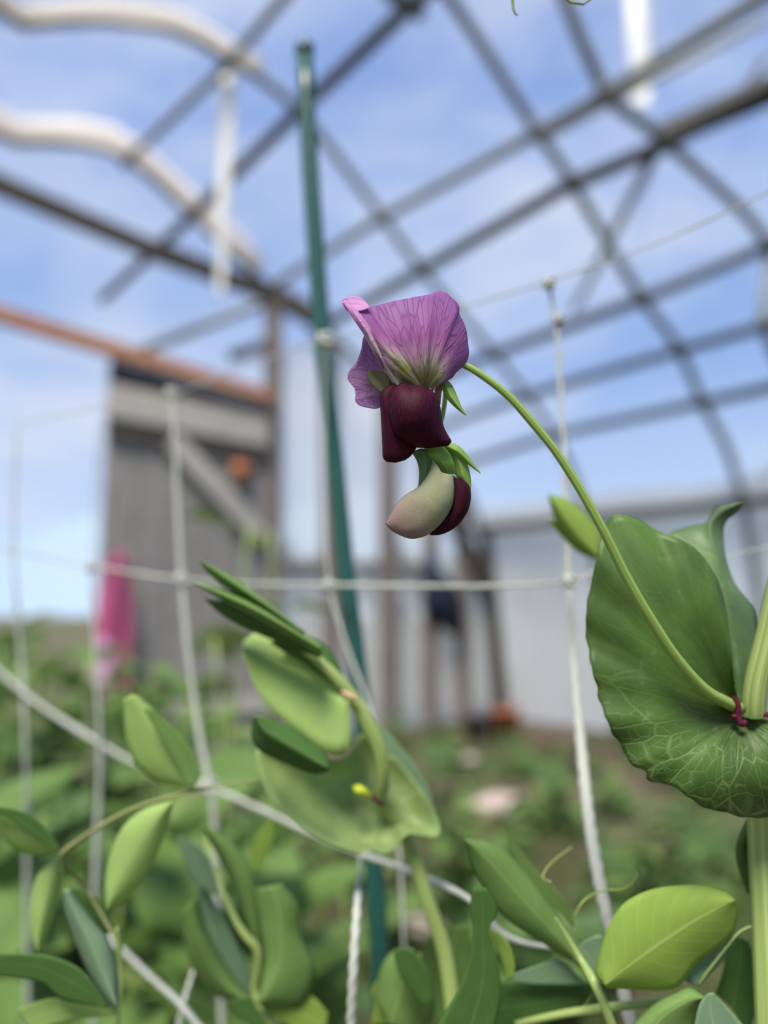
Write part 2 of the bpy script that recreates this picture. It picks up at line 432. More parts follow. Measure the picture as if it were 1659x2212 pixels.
gf = empty('greenhouse_frame', LW(D0 - 2, 2.5, 0), 'grey metal pipe frame of arched hoops and long purlins overhead', 'greenhouse frame')
for s in node:
    pts = [LW(D0 - s, w, z) for w, z in prof[s]]
    mb = tube(MB(), pts, .036 if s else .04, 10); mb.build('hoop', M['pipe'], gf)
def purlin(k, rad, mat, ext=0.0, dz=-.05, nm='purlin'):
    pts = [node[s][0][k] for s in sorted(node)]
    if ext: pts = [pts[0] + LD * ext] + pts
    pts = [p + Vector((0, 0, dz)) for p in pts]
    fine = []
    for a, b in zip(pts, pts[1:]):
        for i in range(4): fine.append(a.lerp(b, i / 4))
    fine.append(pts[-1]); return tube(MB(), fine, rad, 10).build(nm, mat, gf)
purlin('p2', .034, M['pipe'], 0)
purlin('dark', .048, M['pipe_dark'], 2.3)
purlin('A', .040, M['pipe'], .1)
purlin('B', .052, M['pipe_dark'], .1)
purlin('C', .045, M['pipe_dark'], .1)
purlin('D', .040, M['pipe_dark'], .1)
purlin('E', .040, M['pipe_dark'], .1)
purlin('F', .048, M['pipe_dark'], .1)
# clamps at crossings
for s in (0, 1.6, 3.1, 3.76):
    for k in NAMES[:-1]:
        p = node[s][0][k]; mb = MB()
        tube(mb, [p + Vector((0, 0, .02)), p + Vector((0, 0, -.09))], [.045, .038], 8); mb.build('clamp', M['bolt'], gf)
# diagonal wind braces
def brace(a, b, r, mat):
    tube(MB(), [a, b], r, 8).build('wind_brace', mat, gf)
up = Vector((0, 0, .06))
brace(node[3.76][0]['B'], PL(1240, 670, D0 - 1.4), .04, M['pipe'])
brace(PL(1659, 40, D0 - 3.9), PL(1165, 300, D0 - 2.6), .035, M['pipe'])
brace(PL(1659, 120, D0 - 4.4), PL(1560, 260, D0 - 3.9), .02, M['pipe'])
brace(PL(600, 640, D0 + .1), PL(300, 760, D0 + 1.5), .05, M['pipe'])
a_, b_ = PL(1415, 300, D0 - 3.7), PL(1900, 95, D0 - 4.9)
beam(MB(), a_, b_, Vector((0, 0, .08)), WD * .03).build('timber_rail', M['pipe_dark'], gf, smooth=False)
p_ = PL(872, 4, D0 - 3.15)
tube(MB(), [p_ - WD * .13, p_ + WD * .13], .045, 10).build('clamp', M['bolt'], gf)
# film over the hoops
def loft(name, rows, mat, label, off=.045):
    mb = MB(); R_ = []
    for r in rows:
        R_.append([mb.add(p, (i / len(r), 0)) for i, p in enumerate(r)])
    for a, b in zip(R_, R_[1:]):
        for i in range(len(a) - 1): mb.f.append((a[i], a[i + 1], b[i + 1], b[i]))
    return tag(mb.build(name, mat), label, kind='structure')
ss = sorted(node)
def cut(s, lo, hi, off=.05):
    out = []
    pr = prof[s]
    for i, (w, z) in enumerate(pr):
        a = pr[max(0, i - 1)]; b = pr[min(len(pr) - 1, i + 1)]
        t_ = Vector((b[0] - a[0], b[1] - a[1])).normalized(); nn_ = Vector((-t_.y, t_.x))
        if lo <= i <= hi: out.append(LW(D0 - s, w + nn_.x * off, z + nn_.y * off))
    return out
zF = 2.2
def firstbelow(s):
    pr = prof[s]; return max(i for i, (w, z) in enumerate(pr) if w > WC and z > zF)
def lastleft(s):
    pr = prof[s]; return min(i for i, (w, z) in enumerate(pr) if w < WC and z > zF)
hi = {s: firstbelow(s) for s in ss}; lo = {s: lastleft(s) for s in ss}
HI = min(hi.values()); LO = max(lo.values())
loft('ceiling', [cut(s, LO, HI) for s in ss], M['film'], 'clear plastic film stretched over the hoops')
loft('wall_right', [cut(s, HI, 71) for s in ss], M['film_milky'], 'milky white plastic side wall below the side rail')
loft('wall_left', [cut(s, 0, LO) for s in ss], M['film_milky'], 'milky plastic side wall left of the frame')
# rolled film along the far hoop (thick white band) and white band on the next hoop
def band(s, w0, w1, r, name, label, cat, dz=.05):
    pts = [(w, z) for w, z in prof[s] if w0 <= w <= w1]
    tl = tube(MB(), [LW(D0 - s - .03, w, z + dz) + Vector((random.uniform(-.008, .008),) * 3) for w, z in pts], [r * (1 + .15 * sin(i * 1.3)) for i in range(len(pts))], 10, flat=.8)
    o = tl.build(name, M['film_roll'], loc=LW(D0 - s, (w0 + w1) / 2, 0)); tag(o, label, cat)
band(0, -.6, 3.5, .115, 'film_roll', 'thick white roll of gathered plastic along the end hoop', 'plastic roll', .09)
band(1.6, -.6, 2.55, .075, 'film_roll', 'thinner white plastic sleeve on the second hoop, upper left', 'plastic roll', .05)

# ---- gable: timber beams, posts, door
def GP(x, y, off=0.0): return PL(x, y, D0 + off)
ga = empty('gable_frame', Vector((GP(590, 1610).x, GP(590, 1610).y, 0)), 'weathered dark timber posts and beams framing the far tunnel end', 'timber frame')
def gbeam(a, b, wpx, mat, name, off=0.0, dth=.05):
    A, B = GP(*a, off), GP(*b, off); d_ = (B - A).normalized(); side = d_.cross(LD).normalized()
    dep = (A - CAM).dot(FV); beam(MB(), A, B, side * (wpx / 2 * dep / FPX), LD * dth).build(name, mat, ga, smooth=False)
gbeam((-60, 375), (330, 540), 40, M['beam'], 'beam'); gbeam((330, 540), (600, 640), 40, M['beam'], 'beam')
gbeam((600, 640), (715, 705), 46, M['beam'], 'beam')
gbeam((-60, 662), (582, 858), 32, M['rust'], 'lintel', -.12)
gbeam((590, 640), (588, 1612), 34, M['timber'], 'post')
gbeam((838, 880), (842, 1578), 38, M['timber'], 'post')
gbeam((930, 960), (928, 1570), 30, M['timber'], 'post')
gbeam((1000, 1080), (1000, 1560), 26, M['timber'], 'post')
gbeam((712, 730), (716, 1590), 32, M['timber'], 'post')
gbeam((590, 742), (500, 770), 22, M['beam'], 'beam', .05)
gbeam((600, 1222), (930, 1225), 20, M['timber'], 'rail', .05)
gbeam((930, 1005), (1062, 1300), 34, M['beam'], 'corner_brace', -.06)
gbeam((1050, 1150), (1086, 1548), 34, M['beam'], 'leg_board', -.05)
# gable film panel
mb = MB(); pts = [(598, 760), (720, 720), (800, 820), (860, 880), (940, 975), (1000, 1070), (1040, 1150), (1070, 1300), (1082, 1540), (930, 1562), (716, 1592), (598, 1608)]
c0 = mb.add(GP(830, 1250, .06))
ids = [mb.add(GP(x, y, .06 + .01 * (i % 2))) for i, (x, y) in enumerate(pts)]
for i in range(len(ids)): mb.f.append((c0, ids[i], ids[(i + 1) % len(ids)]))
tag(mb.build('wall_back', M['film_gable'], smooth=False), 'cloudy plastic sheet filling the far tunnel end', kind='structure')
# door
dr = empty('door_1', Vector((GP(400, 1620).x, GP(400, 1620).y, 0))); tag(dr, 'tall weathered grey plank door at the far end', kind='structure')
tops = [(236, 775), (305, 796), (374, 817), (443, 838), (512, 858), (581, 878)]
bots = [(192, 1660), (268, 1652), (345, 1644), (423, 1635), (501, 1625), (580, 1615)]
for i in range(5):
    for half in range(1):
        a, b, c, d_ = tops[i], tops[i + 1], bots[i + 1], bots[i]
        g = 1.6
        qs = [GP(a[0] + g, a[1], -.02 - .006 * (i % 2)), GP(b[0] - g, b[1], -.02 - .006 * (i % 2)), GP(c[0] - g, c[1], -.02), GP(d_[0] + g, d_[1], -.02)]
        mb = MB(); f_ = [mb.add(q - LD * .02) for q in qs]; k_ = [mb.add(q + LD * .02) for q in qs]
        mb.f += [tuple(f_), tuple(reversed(k_))] + [(f_[j], k_[j], k_[(j + 1) % 4], f_[(j + 1) % 4]) for j in range(4)]
        mb.build('plank', M['door'], dr, smooth=False)
def drail(a, b, w, mat, nm, off=-.09, dth=.03):
    A, B = GP(*a, off), GP(*b, off); d_ = (B - A).normalized(); side = d_.cross(LD).normalized(); dep = (A - CAM).dot(FV)
    return beam(MB(), A, B, side * (w / 2 * dep / FPX), LD * dth).build(nm, mat, dr, smooth=False)
drail((232, 862), (578, 935), 74, M['door_rail'], 'rail')
drail((240, 800), (580, 890), 26, M['black'], 'dark_top_strip', -.08)  # plain black strip across the top of the door
drail((232, 930), (575, 985), 22, M['beam'], 'shade_strip', -.07)  # dark strip standing in for the shadow under the rail
drail((372, 950), (565, 1160), 44, M['door_rail'], 'diagonal_brace', -.10)
drail((270, 1492), (500, 1480), 46, M['beam'], 'shade_strip', -.07)  # dark strip standing in for the shaded gap low on the door
drail((226, 1540), (580, 1520), 40, M['door_rail'], 'rail', -.07)
mb = MB(); c_ = GP(522, 1018, -.1); box(mb, c_, WD * .09, LD * .02, Vector((0, 0, .07))); tube(mb, [c_ + Vector((0, 0, -.09)), c_ + Vector((0, 0, .09))], .03)
tag(mb.build('hinge', M['orange'], dr), 'rusty orange hinge')
# pink cloth
mb = MB(); n = 16; rows = []
for i in range(n + 1):
    u = i / n; row = []
    for j in range(9):
        v = j / 8; wpx = 34 + 36 * min(1, u * 3) + 14 * u
        x = 252 - u * 14 + (v - .5) * wpx; y = 1196 + u * 312 + 10 * sin(v * 5)
        row.append(mb.add(GP(x, y, -.20 + .03 * sin(v * 9 + u * 2)), (v, u)))
    rows.append(row)
for i in range(n):
    for j in range(8): mb.f.append((rows[i][j], rows[i][j + 1], rows[i + 1][j + 1], rows[i + 1][j]))
pk = empty('pink_cloth', GP(245, 1500, -.2), 'long pink cloth hanging down the left side of the grey door', 'cloth')
mb.build('cloth', M['pink'], pk, thick=.006)
mb = leaf3([(208, 1385), (196, 1430), (205, 1490)], [(226, 1378), (222, 1430), (222, 1500)], [(240, 1388), (246, 1430), (236, 1490)], d=(GP(225, 1430, -.27) - CAM).dot(FV))
tag(mb.build('patch', M['lilac'], pk, thick=.004), 'pale lilac patch')
# navy cloth on post
mb = MB(); out = [(925, 1170), (950, 1230), (985, 1262), (1000, 1300), (1000, 1378), (975, 1372), (950, 1352), (925, 1350), (912, 1290), (916, 1230)]
c0 = mb.add(GP(955, 1300, -.20)); c1 = mb.add(GP(955, 1300, -.08))
a_ = [mb.add(GP(x, y, -.13)) for x, y in out]; 
for i in range(len(out)):
    j = (i + 1) % len(out); mb.f.append((c0, a_[i], a_[j])); mb.f.append((c1, a_[j], a_[i]))
tag(mb.build('jacket', M['navy'], loc=GP(955, 1340, -.14)), 'dark navy jacket hanging on a timber post at the far end', 'jacket')
# bucket and pot on the ground
def bucket(x, y, r, h, mat, name, label, cat):
    b = PG(x, y); b.z = -.01; e_ = empty(name, b, label, cat); mb = MB(); n_ = 20; rr = []
    for (q, z) in ((.0, .01), (.78, 0), (.8, .0), (1.0, h), (1.06, h), (1.06, h - .02), (1.0, h - .02), (.97, h - .01), (.76, .02), (0, .02)):
        rr.append([mb.add(b + Vector((cos(2 * pi * k / n_) * r * q, sin(2 * pi * k / n_) * r * q, z))) for k in range(n_)])
    for p_, q_ in zip(rr, rr[1:]):
        for k in range(n_): mb.f.append((p_[k], p_[(k + 1) % n_], q_[(k + 1) % n_], q_[k]))
    mb.build('body', mat, e_)
    mb = MB(); tube(mb, [b + Vector((cos(a) * r * 1.03, 0, h - .03 + sin(a) * -.0 + abs(sin(a)) * r * .5)) for a in [pi * k / 12 for k in range(13)]], .006, 6); mb.build('handle', M['bolt'], e_)
bucket(1092, 1590, .15, .26, M['orange'], 'bucket', 'orange bucket on the ground at the foot of the end hoop', 'bucket')
bucket(1030, 1592, .14, .24, M['grey'], 'bucket', 'dark grey bucket left of the orange bucket', 'bucket')
# stones
def stone(x, y, r, label):
    b = PG(x, y); mb = MB(); rnd = random.Random(int(x)); n_ = 12; rr = []
    for i in range(7):
        ph = pi * i / 6; rr.append([mb.add(b + Vector((cos(2 * pi * k / n_) * sin(ph) * r * 1.4 * rnd.uniform(.88, 1.1), sin(2 * pi * k / n_) * sin(ph) * r * rnd.uniform(.88, 1.1), (cos(ph)) * r * .45))) for k in range(n_)])
    for p_, q_ in zip(rr, rr[1:]):
        for k in range(n_): mb.f.append((p_[k], q_[k], q_[(k + 1) % n_], p_[(k + 1) % n_]))
    tag(mb.build('stone', M['stone'], loc=b), label, 'stone')
stone(1085, 1742, .17, 'larger pale pinkish stone lying on the weedy floor')
stone(1160, 1765, .10, 'smaller pale stone right of the larger stone')
stone(1000, 1640, .10, 'small stone near the buckets on the floor')
stone(905, 2000, .09, 'small pinkish stone right of the green stake low down')

# hanging strips of film under the roof
def strip(pts, s, label):
    mb = MB(); q = cr([(x, y, w) for x, y, w in pts], 16); rows = []
    for i, (x, y, w) in enumerate(q):
        dd = (PL(x, y, D0 - s) - CAM).dot(FV)
        rows.append([mb.add(P(x + (v - .5) * w, y, dd + .02 * sin(v * 4 + i * .4)), (v, i / 15)) for v in (0, .25, .5, .75, 1)])
    for a, b in zip(rows, rows[1:]):
        for j in range(4): mb.f.append((a[j], a[j + 1], b[j + 1], b[j]))
    tag(mb.build('hanging_strip', M['tape'], thick=.003, loc=PL(pts[-1][0], pts[-1][1], D0 - s)), label, 'plastic strip')
strip([(1370, -60, 46), (1378, 60, 48), (1386, 150, 46), (1384, 232, 34)], 2.9, 'bright white plastic strip hanging from the roof at upper right')
strip([(492, 150, 34), (484, 400, 30), (478, 560, 18), (472, 650, 10)], 1.5, 'pale plastic strip hanging from the second hoop at upper left')

# ================================================================== TREES BEYOND
def blob_tree(x, y, Yd, wd, h, label):
    b = P(x, 1320, Yd); b.z = 0; rnd = random.Random(int(x * 7)); e_ = empty('tree', b, label, 'tree', 'trees far beyond the tunnel end')
    tube(MB(), [b, b + Vector((0, 0, h * .5))], .18, 8).build('trunk', M['timber'], e_)
    mb = MB()
    for i in range(420):
        a = rnd.uniform(0, 2 * pi); ph = rnd.uniform(-1, 1); rr_ = rnd.uniform(.6, 1) * wd / 2
        c_ = b + Vector((cos(a) * sqrt(1 - ph * ph) * rr_, sin(a) * sqrt(1 - ph * ph) * rr_, h * .6 + ph * h * .42)); s_ = rnd.uniform(.25, .5)
        q = [c_ + Vector([rnd.uniform(-s_, s_) for _ in range(3)]) for _ in range(4)]
        k = [mb.add(p) for p in q]; mb.f += [(k[0], k[1], k[2]), (k[0], k[2], k[3])]
    tag(mb.build('crown', M['tree'], e_, smooth=False), kind='stuff')
for i, (x, Yd, wd, h) in enumerate([(590, 40, 3.6, 4.6), (700, 44, 4.4, 4.4), (850, 41, 4.0, 4.4), (1010, 44, 4.2, 4.2), (1170, 50, 4.2, 4.2)]):
    blob_tree(x, 0, Yd, wd, h, 'distant dark green tree beyond the cloudy end sheet' if i < 4 else 'rightmost distant tree, behind the milky side wall')

# ================================================================== BACKGROUND PLANTS
def leafmesh(name, mat, Ln, Wd, droop):
    mb = MB(); nu, nv = 8, 2; rows = []
    for i in range(nu + 1):
        u = i / nu; w = Wd / 2 * (sin(pi * u ** .75)) ** .8 if 0 < u < 1 else .0005
        rows.append([mb.add((Ln * u, w * j / nv, -droop * u * u * Ln + abs(j / nv) * w * .35), (u, j / nv)) for j in range(-nv, nv + 1)])
    for i in range(nu):
        for j in range(2 * nv): mb.f.append((rows[i][j], rows[i + 1][j], rows[i + 1][j + 1], rows[i][j + 1]))
    return mb.mesh(name, mat)
LMS = [leafmesh('leaf', M[m], l, w, d_) for m in ('bgleaf_a', 'bgleaf_b', 'bgleaf_c') for l, w, d_ in ((.075, .05, .3), (.06, .045, .6), (.095, .07, .2))]
def make_plant(seed, h, nl, name='pea_plant', spread=.03):
    rnd = random.Random(seed); e_ = empty(name)
    pts = [(0, 0, -.03)]; x = y = 0
    for i in range(1, 9):
        x += rnd.uniform(-spread, spread); y += rnd.uniform(-spread, spread); pts.append((x, y, h * i / 8))
    fine = cr([(p[2], p[0], p[1]) for p in pts], 24)
    line = [Vector((b, c, a)) for a, b, c in fine]
    tube(MB(), line, [.003 * (1.2 - .6 * i / 23) for i in range(24)], 6).build('stem', M['stem'], e_)
    pal = rnd.choice(((0, 9), (0, 6), (3, 9), (0, 9)))
    for i in range(nl):
        k = int(4 + 19 * i / max(1, nl - 1)) if nl > 1 else 20; k = min(23, k)
        a = i * 2.4 + rnd.uniform(-.4, .4)
        o = bpy.data.objects.new('leaf', LMS[rnd.randrange(*pal)]); COL.objects.link(o); o.parent = e_
        out_ = Vector((cos(a), sin(a), 0)) * rnd.uniform(.0, .05)
        o.location = line[k] + out_ + Vector((0, 0, rnd.uniform(-.02, .02)))
        o.rotation_euler = (rnd.uniform(-.6, .6), rnd.uniform(-1.0, .5), a); s_ = rnd.uniform(.75, 1.35); o.scale = (s_, s_, s_)
    return e_
def copy_tree(o):
    c_ = o.copy(); COL.objects.link(c_)
    for ch in list(o.children):
        d_ = ch.copy(); COL.objects.link(d_); d_.parent = c_
    return c_
protos = [make_plant(i, h, 38) for i, h in enumerate((1.12, 1.0, .9, .78, .6))]
used = [False] * 5
def put(k, x, y, rz, s=1.0):
    o = protos[k] if not used[k] else copy_tree(protos[k]); used[k] = True
    o.location = (x, y, -.03); o.rotation_euler.z = rz; o.scale = (s, s, s)
    return o
rnd = random.Random(5)
# (pixel x of stem, distance, pixel y of the top)
TALL = []
for i in range(30):
    TALL.append((-60 + i * 21 + rnd.uniform(-18, 18), rnd.uniform(1.2, 2.4), None))
for i, (px, Yd, _) in enumerate(TALL):
    top = 1345 + max(0, px) * .34 + rnd.uniform(-25, 60) if px < 480 else 1600 + rnd.uniform(0, 80)
    g = P(px, 1320, Yd); h = P(px, top, Yd).z; k = min(range(5), key=lambda q: abs((1.12, 1.0, .9, .78, .6)[q] - h))
    o = put(k, g.x, g.y, rnd.uniform(0, 6), h / (1.12, 1.0, .9, .78, .6)[k])
    tag(o, 'leafy green pea plant in the blurred row behind the net, left side', 'plant', 'blurred pea plants in the back row')
for px, Yd, top in ((505, .95, 1120), (572, 1.0, 1150), (455, .9, 1380)):
    g = P(px, 1320, Yd); h = P(px, top, Yd).z
    o = make_plant(int(px), h + .03, 15, spread=.015); o.location = (g.x, g.y, -.03)
    for ch in o.children:
        if ch.name.startswith('leaf'): ch.scale = (ch.scale.x * .75, ch.scale.y * .55, ch.scale.z); ch.data = LMS[6 + int(ch.scale.x * 100) % 3]
    tag(o, 'tall pale green pea shoot rising in front of the grey door', 'plant', 'tall shoots in front of the door')
for i in range(34):
    px = -40 + i * 22 + rnd.uniform(-14, 14); Yd = rnd.uniform(.55, 1.0); top = 1640 + rnd.uniform(0, 200) + (120 if px > 500 else 0)
    g = P(px, 1320, Yd); h = P(px, top, Yd).z; k = min(range(5), key=lambda q: abs((1.12, 1.0, .9, .78, .6)[q] - h))
    o = put(k, g.x, g.y, rnd.uniform(0, 6), h / (1.12, 1.0, .9, .78, .6)[k])
    tag(o, 'leafy green pea plant just behind the net, in the lower left half', 'plant', 'blurred pea plants close behind the net')
for k_, o in enumerate(protos):
    if not used[k_]:
        for ch in list(o.children): bpy.data.objects.remove(ch)
        bpy.data.objects.remove(o)
# low weeds on the floor
weedp = None; wl = 'low green weed on the tunnel floor at lower right'
for i in range(60):
    x = rnd.uniform(760, 1700); y = rnd.uniform(1580, 2250); g = PG(x, y)
    if weedp is None: o = weedp = make_plant(99, .22, 12, 'weed', .02)
    else: o = copy_tree(weedp)
    o.location = (g.x, g.y, -.03); o.rotation_euler.z = rnd.uniform(0, 6); s_ = rnd.uniform(.6, 1.5); o.scale = (s_ * 1.4, s_ * 1.4, s_)
    tag(o, wl, 'weed', 'low weeds across the tunnel floor')
# grass tufts
mb = MB()
for i in range(26000):
    x = rnd.uniform(-200, 1900); y = 1560 + 700 * rnd.random() ** 1.5; g = PG(x, y)
    if g.dot(WD) > 6.3 or g.dot(LD) > D0 - .15: continue
    if (sin(g.x * 2.3 + 1) + sin(g.y * 1.9 + g.x) + rnd.uniform(-1, 1)) < -.3: continue
    g.z = -.05; h = rnd.uniform(.04, .14); a = rnd.uniform(0, 6.28); w_ = .006; dx, dy = cos(a) * w_, sin(a) * w_
    lx, ly = rnd.uniform(-.05, .05), rnd.uniform(-.05, .05)
    k = [mb.add((g.x - dx, g.y - dy, g.z)), mb.add((g.x + dx, g.y + dy, g.z)), mb.add((g.x + lx, g.y + ly, g.z + h + .04))]
    mb.f.append(tuple(k))
tag(mb.build('grass', M['grass'], smooth=False), 'short green grass and weeds over the tunnel floor', 'grass', kind='stuff')

#FOREGROUND
# ================================================================== STAKE AND NET
sp = [(658, 112, 36), (668, 330, 38), (684, 560, 40), (702, 800, 42), (724, 1000, 43), (748, 1250, 46), (780, 1500, 50), (805, 1800, 52), (822, 2090, 54)]
YS = .33
def PY(x, y, Y):
    r = ray(x, y); return CAM + r * (Y / r.y)
top_ = PY(658, 112, YS)
stake_pts = [PY(x, y, YS) for x, y, w in sp]
last = stake_pts[-1]; dirn = (last - stake_pts[-3]).normalized(); foot = last + dirn * ((last.z + .06) / -dirn.z)
stake_pts += [last.lerp(foot, .33), last.lerp(foot, .66), foot]
sk = empty('garden_stake', (foot.x, foot.y, 0), 'dark green plastic coated garden stake leaning behind the pea flower', 'stake')
q = cr([tuple(p)[2:] + tuple(p)[:2] for p in stake_pts], 60)
q = [Vector((b, c, a)) for a, b, c in q]
tube(MB(), q, .0042, 14).build('pole', M['stake'], sk)
tube(MB(), [top_ - Vector((0, 0, .002)), top_ + Vector((0, 0, .003)), top_ + Vector((0, 0, .0055))], [.0046, .0046, .002], 14).build('cap', M['stake'], sk)
# the net
net = empty('trellis_net', (P(1190, 1300, .25).x, P(1190, 1300, .25).y, 0), 'white twisted string trellis net stretched behind the pea flower', 'net')
def strand(pts, nm='strand', n=60, tw=1600, lobes=2, amp=.16):
    return tubepx(pts, n, 10, twist=tw, lobes=lobes, amp=amp, ws=.52).build(nm, M['string'], net)
def ext_down(pts, n=40):
    """a vertical string carried down below the frame to the soil"""
    p = [P(a, b, c) for a, b, c, w in cr(pts, n)]; r = [w / 2 * c / FPX * (.55 + .3 * max(0, min(1, (.27 - c) / .06))) for a, b, c, w in cr(pts, n)]
    e_ = Vector((p[-1].x, p[-1].y + .0, 0.0)); m = 24
    last_ = p[-1]
    for i in range(1, m + 1): p.append(last_.lerp(e_, i / m)); r.append(r[-1])
    return tube(MB(), p, r, 10, twist=1400, lobes=2, amp=.16).build('strand', M['string'], net)
ext_down([(1184, 605, .27, 13), (1203, 720, .268, 15), (1214, 900, .262, 16), (1224, 1100, .255, 18), (1228, 1255, .25, 20), (1238, 1420, .24, 24), (1256, 1620, .225, 30), (1275, 1790, .21, 32), (1300, 1930, .2, 32), (1330, 2060, .195, 32), (1365, 2230, .19, 32)], 90)
ext_down([(702, 735, .33, 8), (700, 900, .33, 9), (704, 1100, .325, 10), (712, 1262, .32, 12), (750, 1400, .31, 13), (795, 1520, .30, 14), (830, 1650, .29, 14), (860, 1800, .29, 14), (880, 2240, .28, 14)])
ext_down([(372, 850, .40, 18), (380, 1000, .39, 18), (392, 1250, .38, 20), (415, 1480, .37, 22), (440, 1640, .36, 24), (462, 1760, .355, 24), (480, 2240, .35, 24)])
ext_down([(214, 900, .42, 6), (200, 1100, .42, 7), (196, 1230, .41, 9), (208, 1450, .40, 14), (216, 1640, .395, 16), (206, 1900, .39, 22), (200, 2240, .39, 22)])
ext_down([(36, 915, .47, 9), (30, 1190, .46, 10), (44, 1400, .46, 14), (55, 1600, .45, 16), (58, 1900, .45, 18), (60, 2240, .45, 18)])
ext_down([(778, 1845, .272, 8), (775, 1900, .235, 12), (772, 1950, .210, 20), (764, 2080, .2, 24), (757, 2240, .2, 24)])
# the knots' cross strings
strand([(36, 915, .47, 6), (210, 880, .43, 6), (372, 850, .40, 7), (560, 780, .36, 7), (702, 735, .33, 8), (900, 690, .31, 8), (1184, 607, .27, 9), (1430, 520, .25, 9), (1700, 395, .23, 9)])
strand([(-40, 1185, .47, 10), (30, 1190, .46, 10), (196, 1222, .41, 12), (392, 1252, .38, 14), (560, 1262, .35, 15), (712, 1264, .32, 18), (900, 1266, .30, 18), (1080, 1266, .27, 17), (1228, 1256, .25, 12), (1290, 1232, .25, 10)])
strand([(1290, 1232, .25, 7), (1420, 1236, .24, 6), (1560, 1205, .235, 6), (1700, 1170, .23, 6)])
strand([(-40, 1410, .46, 18), (55, 1500, .45, 20), (216, 1606, .40, 20), (320, 1660, .38, 20), (452, 1700, .36, 20), (600, 1765, .32, 22), (740, 1830, .28, 24), (880, 1880, .25, 25), (1010, 1940, .215, 26), (1110, 2030, .21, 24), (1330, 2062, .2, 22)])
strand([(200, 2000, .39, 18), (245, 2035, .34, 18), (330, 2115, .29, 21), (385, 2165, .26, 24), (440, 2230, .24, 26)])
strand([(425, 2075, .27, 16), (398, 2160, .26, 18), (380, 2240, .255, 18)])
def knot(x, y, d_, w):
    mb = MB(); c_ = P(x, y, d_); r = w / 2 * d_ / FPX; pts = []
    for i in range(26):
        a = 2 * pi * i / 25 * 2; pts.append(c_ + Vector((cos(a) * r * .7, sin(a) * r * .6, sin(a * 1.5) * r * .7)))
    tube(mb, pts, r * .38, 8); mb.build('knot', M['string'], net)
for a in ((1186, 612, .268, 26), (1206, 690, .268, 22), (702, 735, .318, 34), (372, 850, .4, 26), (1230, 1256, .25, 30), (712, 1264, .32, 24), (392, 1252, .38, 26), (452, 1700, .36, 34), (196, 1225, .41, 20)): knot(*a)

# ================================================================== MAIN PEA PLANT (in focus)
Zf = lambda x, y: (x / 3.6875 + 680, y / 3.6875 + 600)
def ZF(pts, d=None): return [Zf(p[0], p[1]) + ((p[2],) if len(p) > 2 else ((d,) if d else ())) for p in pts]
Zl = lambda x, y: (x / 2.91 + 1160, y / 2.91 + 1040)
def ZL(pts): return [Zl(p[0], p[1]) + tuple(p[2:]) for p in pts]
fs = P(1662, 2300, .17)
mp_ = empty('flowering_pea_plant', (fs.x, fs.y, 0), 'pea plant with purple and maroon flower, sharp in the foreground at right', 'plant')
def stem_down(pts, parent, mat=None, n=40):
    q_ = cr(pts, n); p = [P(a, b, c) for a, b, c, w in q_]; r = [w / 2 * c / FPX for a, b, c, w in q_]
    e_ = Vector((parent.location.x, parent.location.y, -.02)); l0 = p[-1]; rr = r[-1]
    for i in range(1, 21): p.append(l0.lerp(e_, i / 20)); r.append(rr)
    return tube(MB(), p, r, 16).build('stem', mat or M['stem'], parent)
stem_down([(1720, 1100, .172, 44), (1688, 1230, .172, 44), (1658, 1370, .172, 46), (1632, 1480, .172, 48), (1628, 1560, .173, 50), (1636, 1680, .178, 50), (1642, 1800, .178, 52), (1652, 2000, .175, 54), (1662, 2240, .17, 56)], mp_)
# peduncle
pd = tubepx([(930, 800, .157, 13), (970, 782, .1565, 14), (1006, 790, .156, 15), (1050, 817, .156, 16), (1100, 857, .156, 17), (1150, 913, .156, 18), (1200, 975, .156, 18), (1250, 1052, .156, 19), (1300, 1140, .156, 20), (1350, 1240, .157, 21), (1400, 1328, .158, 22), (1460, 1420, .160, 23), (1520, 1488, .163, 25), (1562, 1514, .166, 26), (1600, 1532, .169, 27)], 70, 16).build('peduncle', M['peduncle'], mp_)
# big clasping leaf around the node
c_ = (1597, 1548, .1705)
ol = ZL([(1225, 1150), (1200, 900), (1160, 690), (1090, 540), (1010, 440), (960, 400), (880, 355), (800, 330), (720, 290), (640, 240), (560, 215), (500, 208), (450, 240), (395, 360), (365, 520), (335, 660), (310, 800), (308, 960), (330, 1100), (362, 1250), (402, 1400), (440, 1510), (500, 1620), (560, 1720), (592, 1775), (680, 1825), (695, 1870), (770, 1895), (830, 1905), (905, 1945), (960, 1990), (1040, 2045), (1100, 2062), (1150, 2070), (1230, 2095), (1330, 2110), (1452, 2112), (1600, 2080), (1750, 1960), (1830, 1780), (1800, 1600), (1600, 1500), (1440, 1510)])
DL = .0
ol = [(x, y, .168 - .004 * max(0, min(1, (y - 1500) / 250)) + .003 * max(0, (1400 - y) / 300)) for x, y in ol]
def dl(u, r):
    return -.0045 * sin(pi * r) + .0009 * sin(u * 34) * r * r + .0007 * sin(u * 90 + 1) * r ** 4 + .0012 * sin(u * 12 + r * 4) * r
sp_ = fan(c_, ol, 190, 26, dl, scal=.010).build('stipule', M['stipule'], mp_, thick=.0003)
sp_['label'] = 'broad veined clasping leaf'
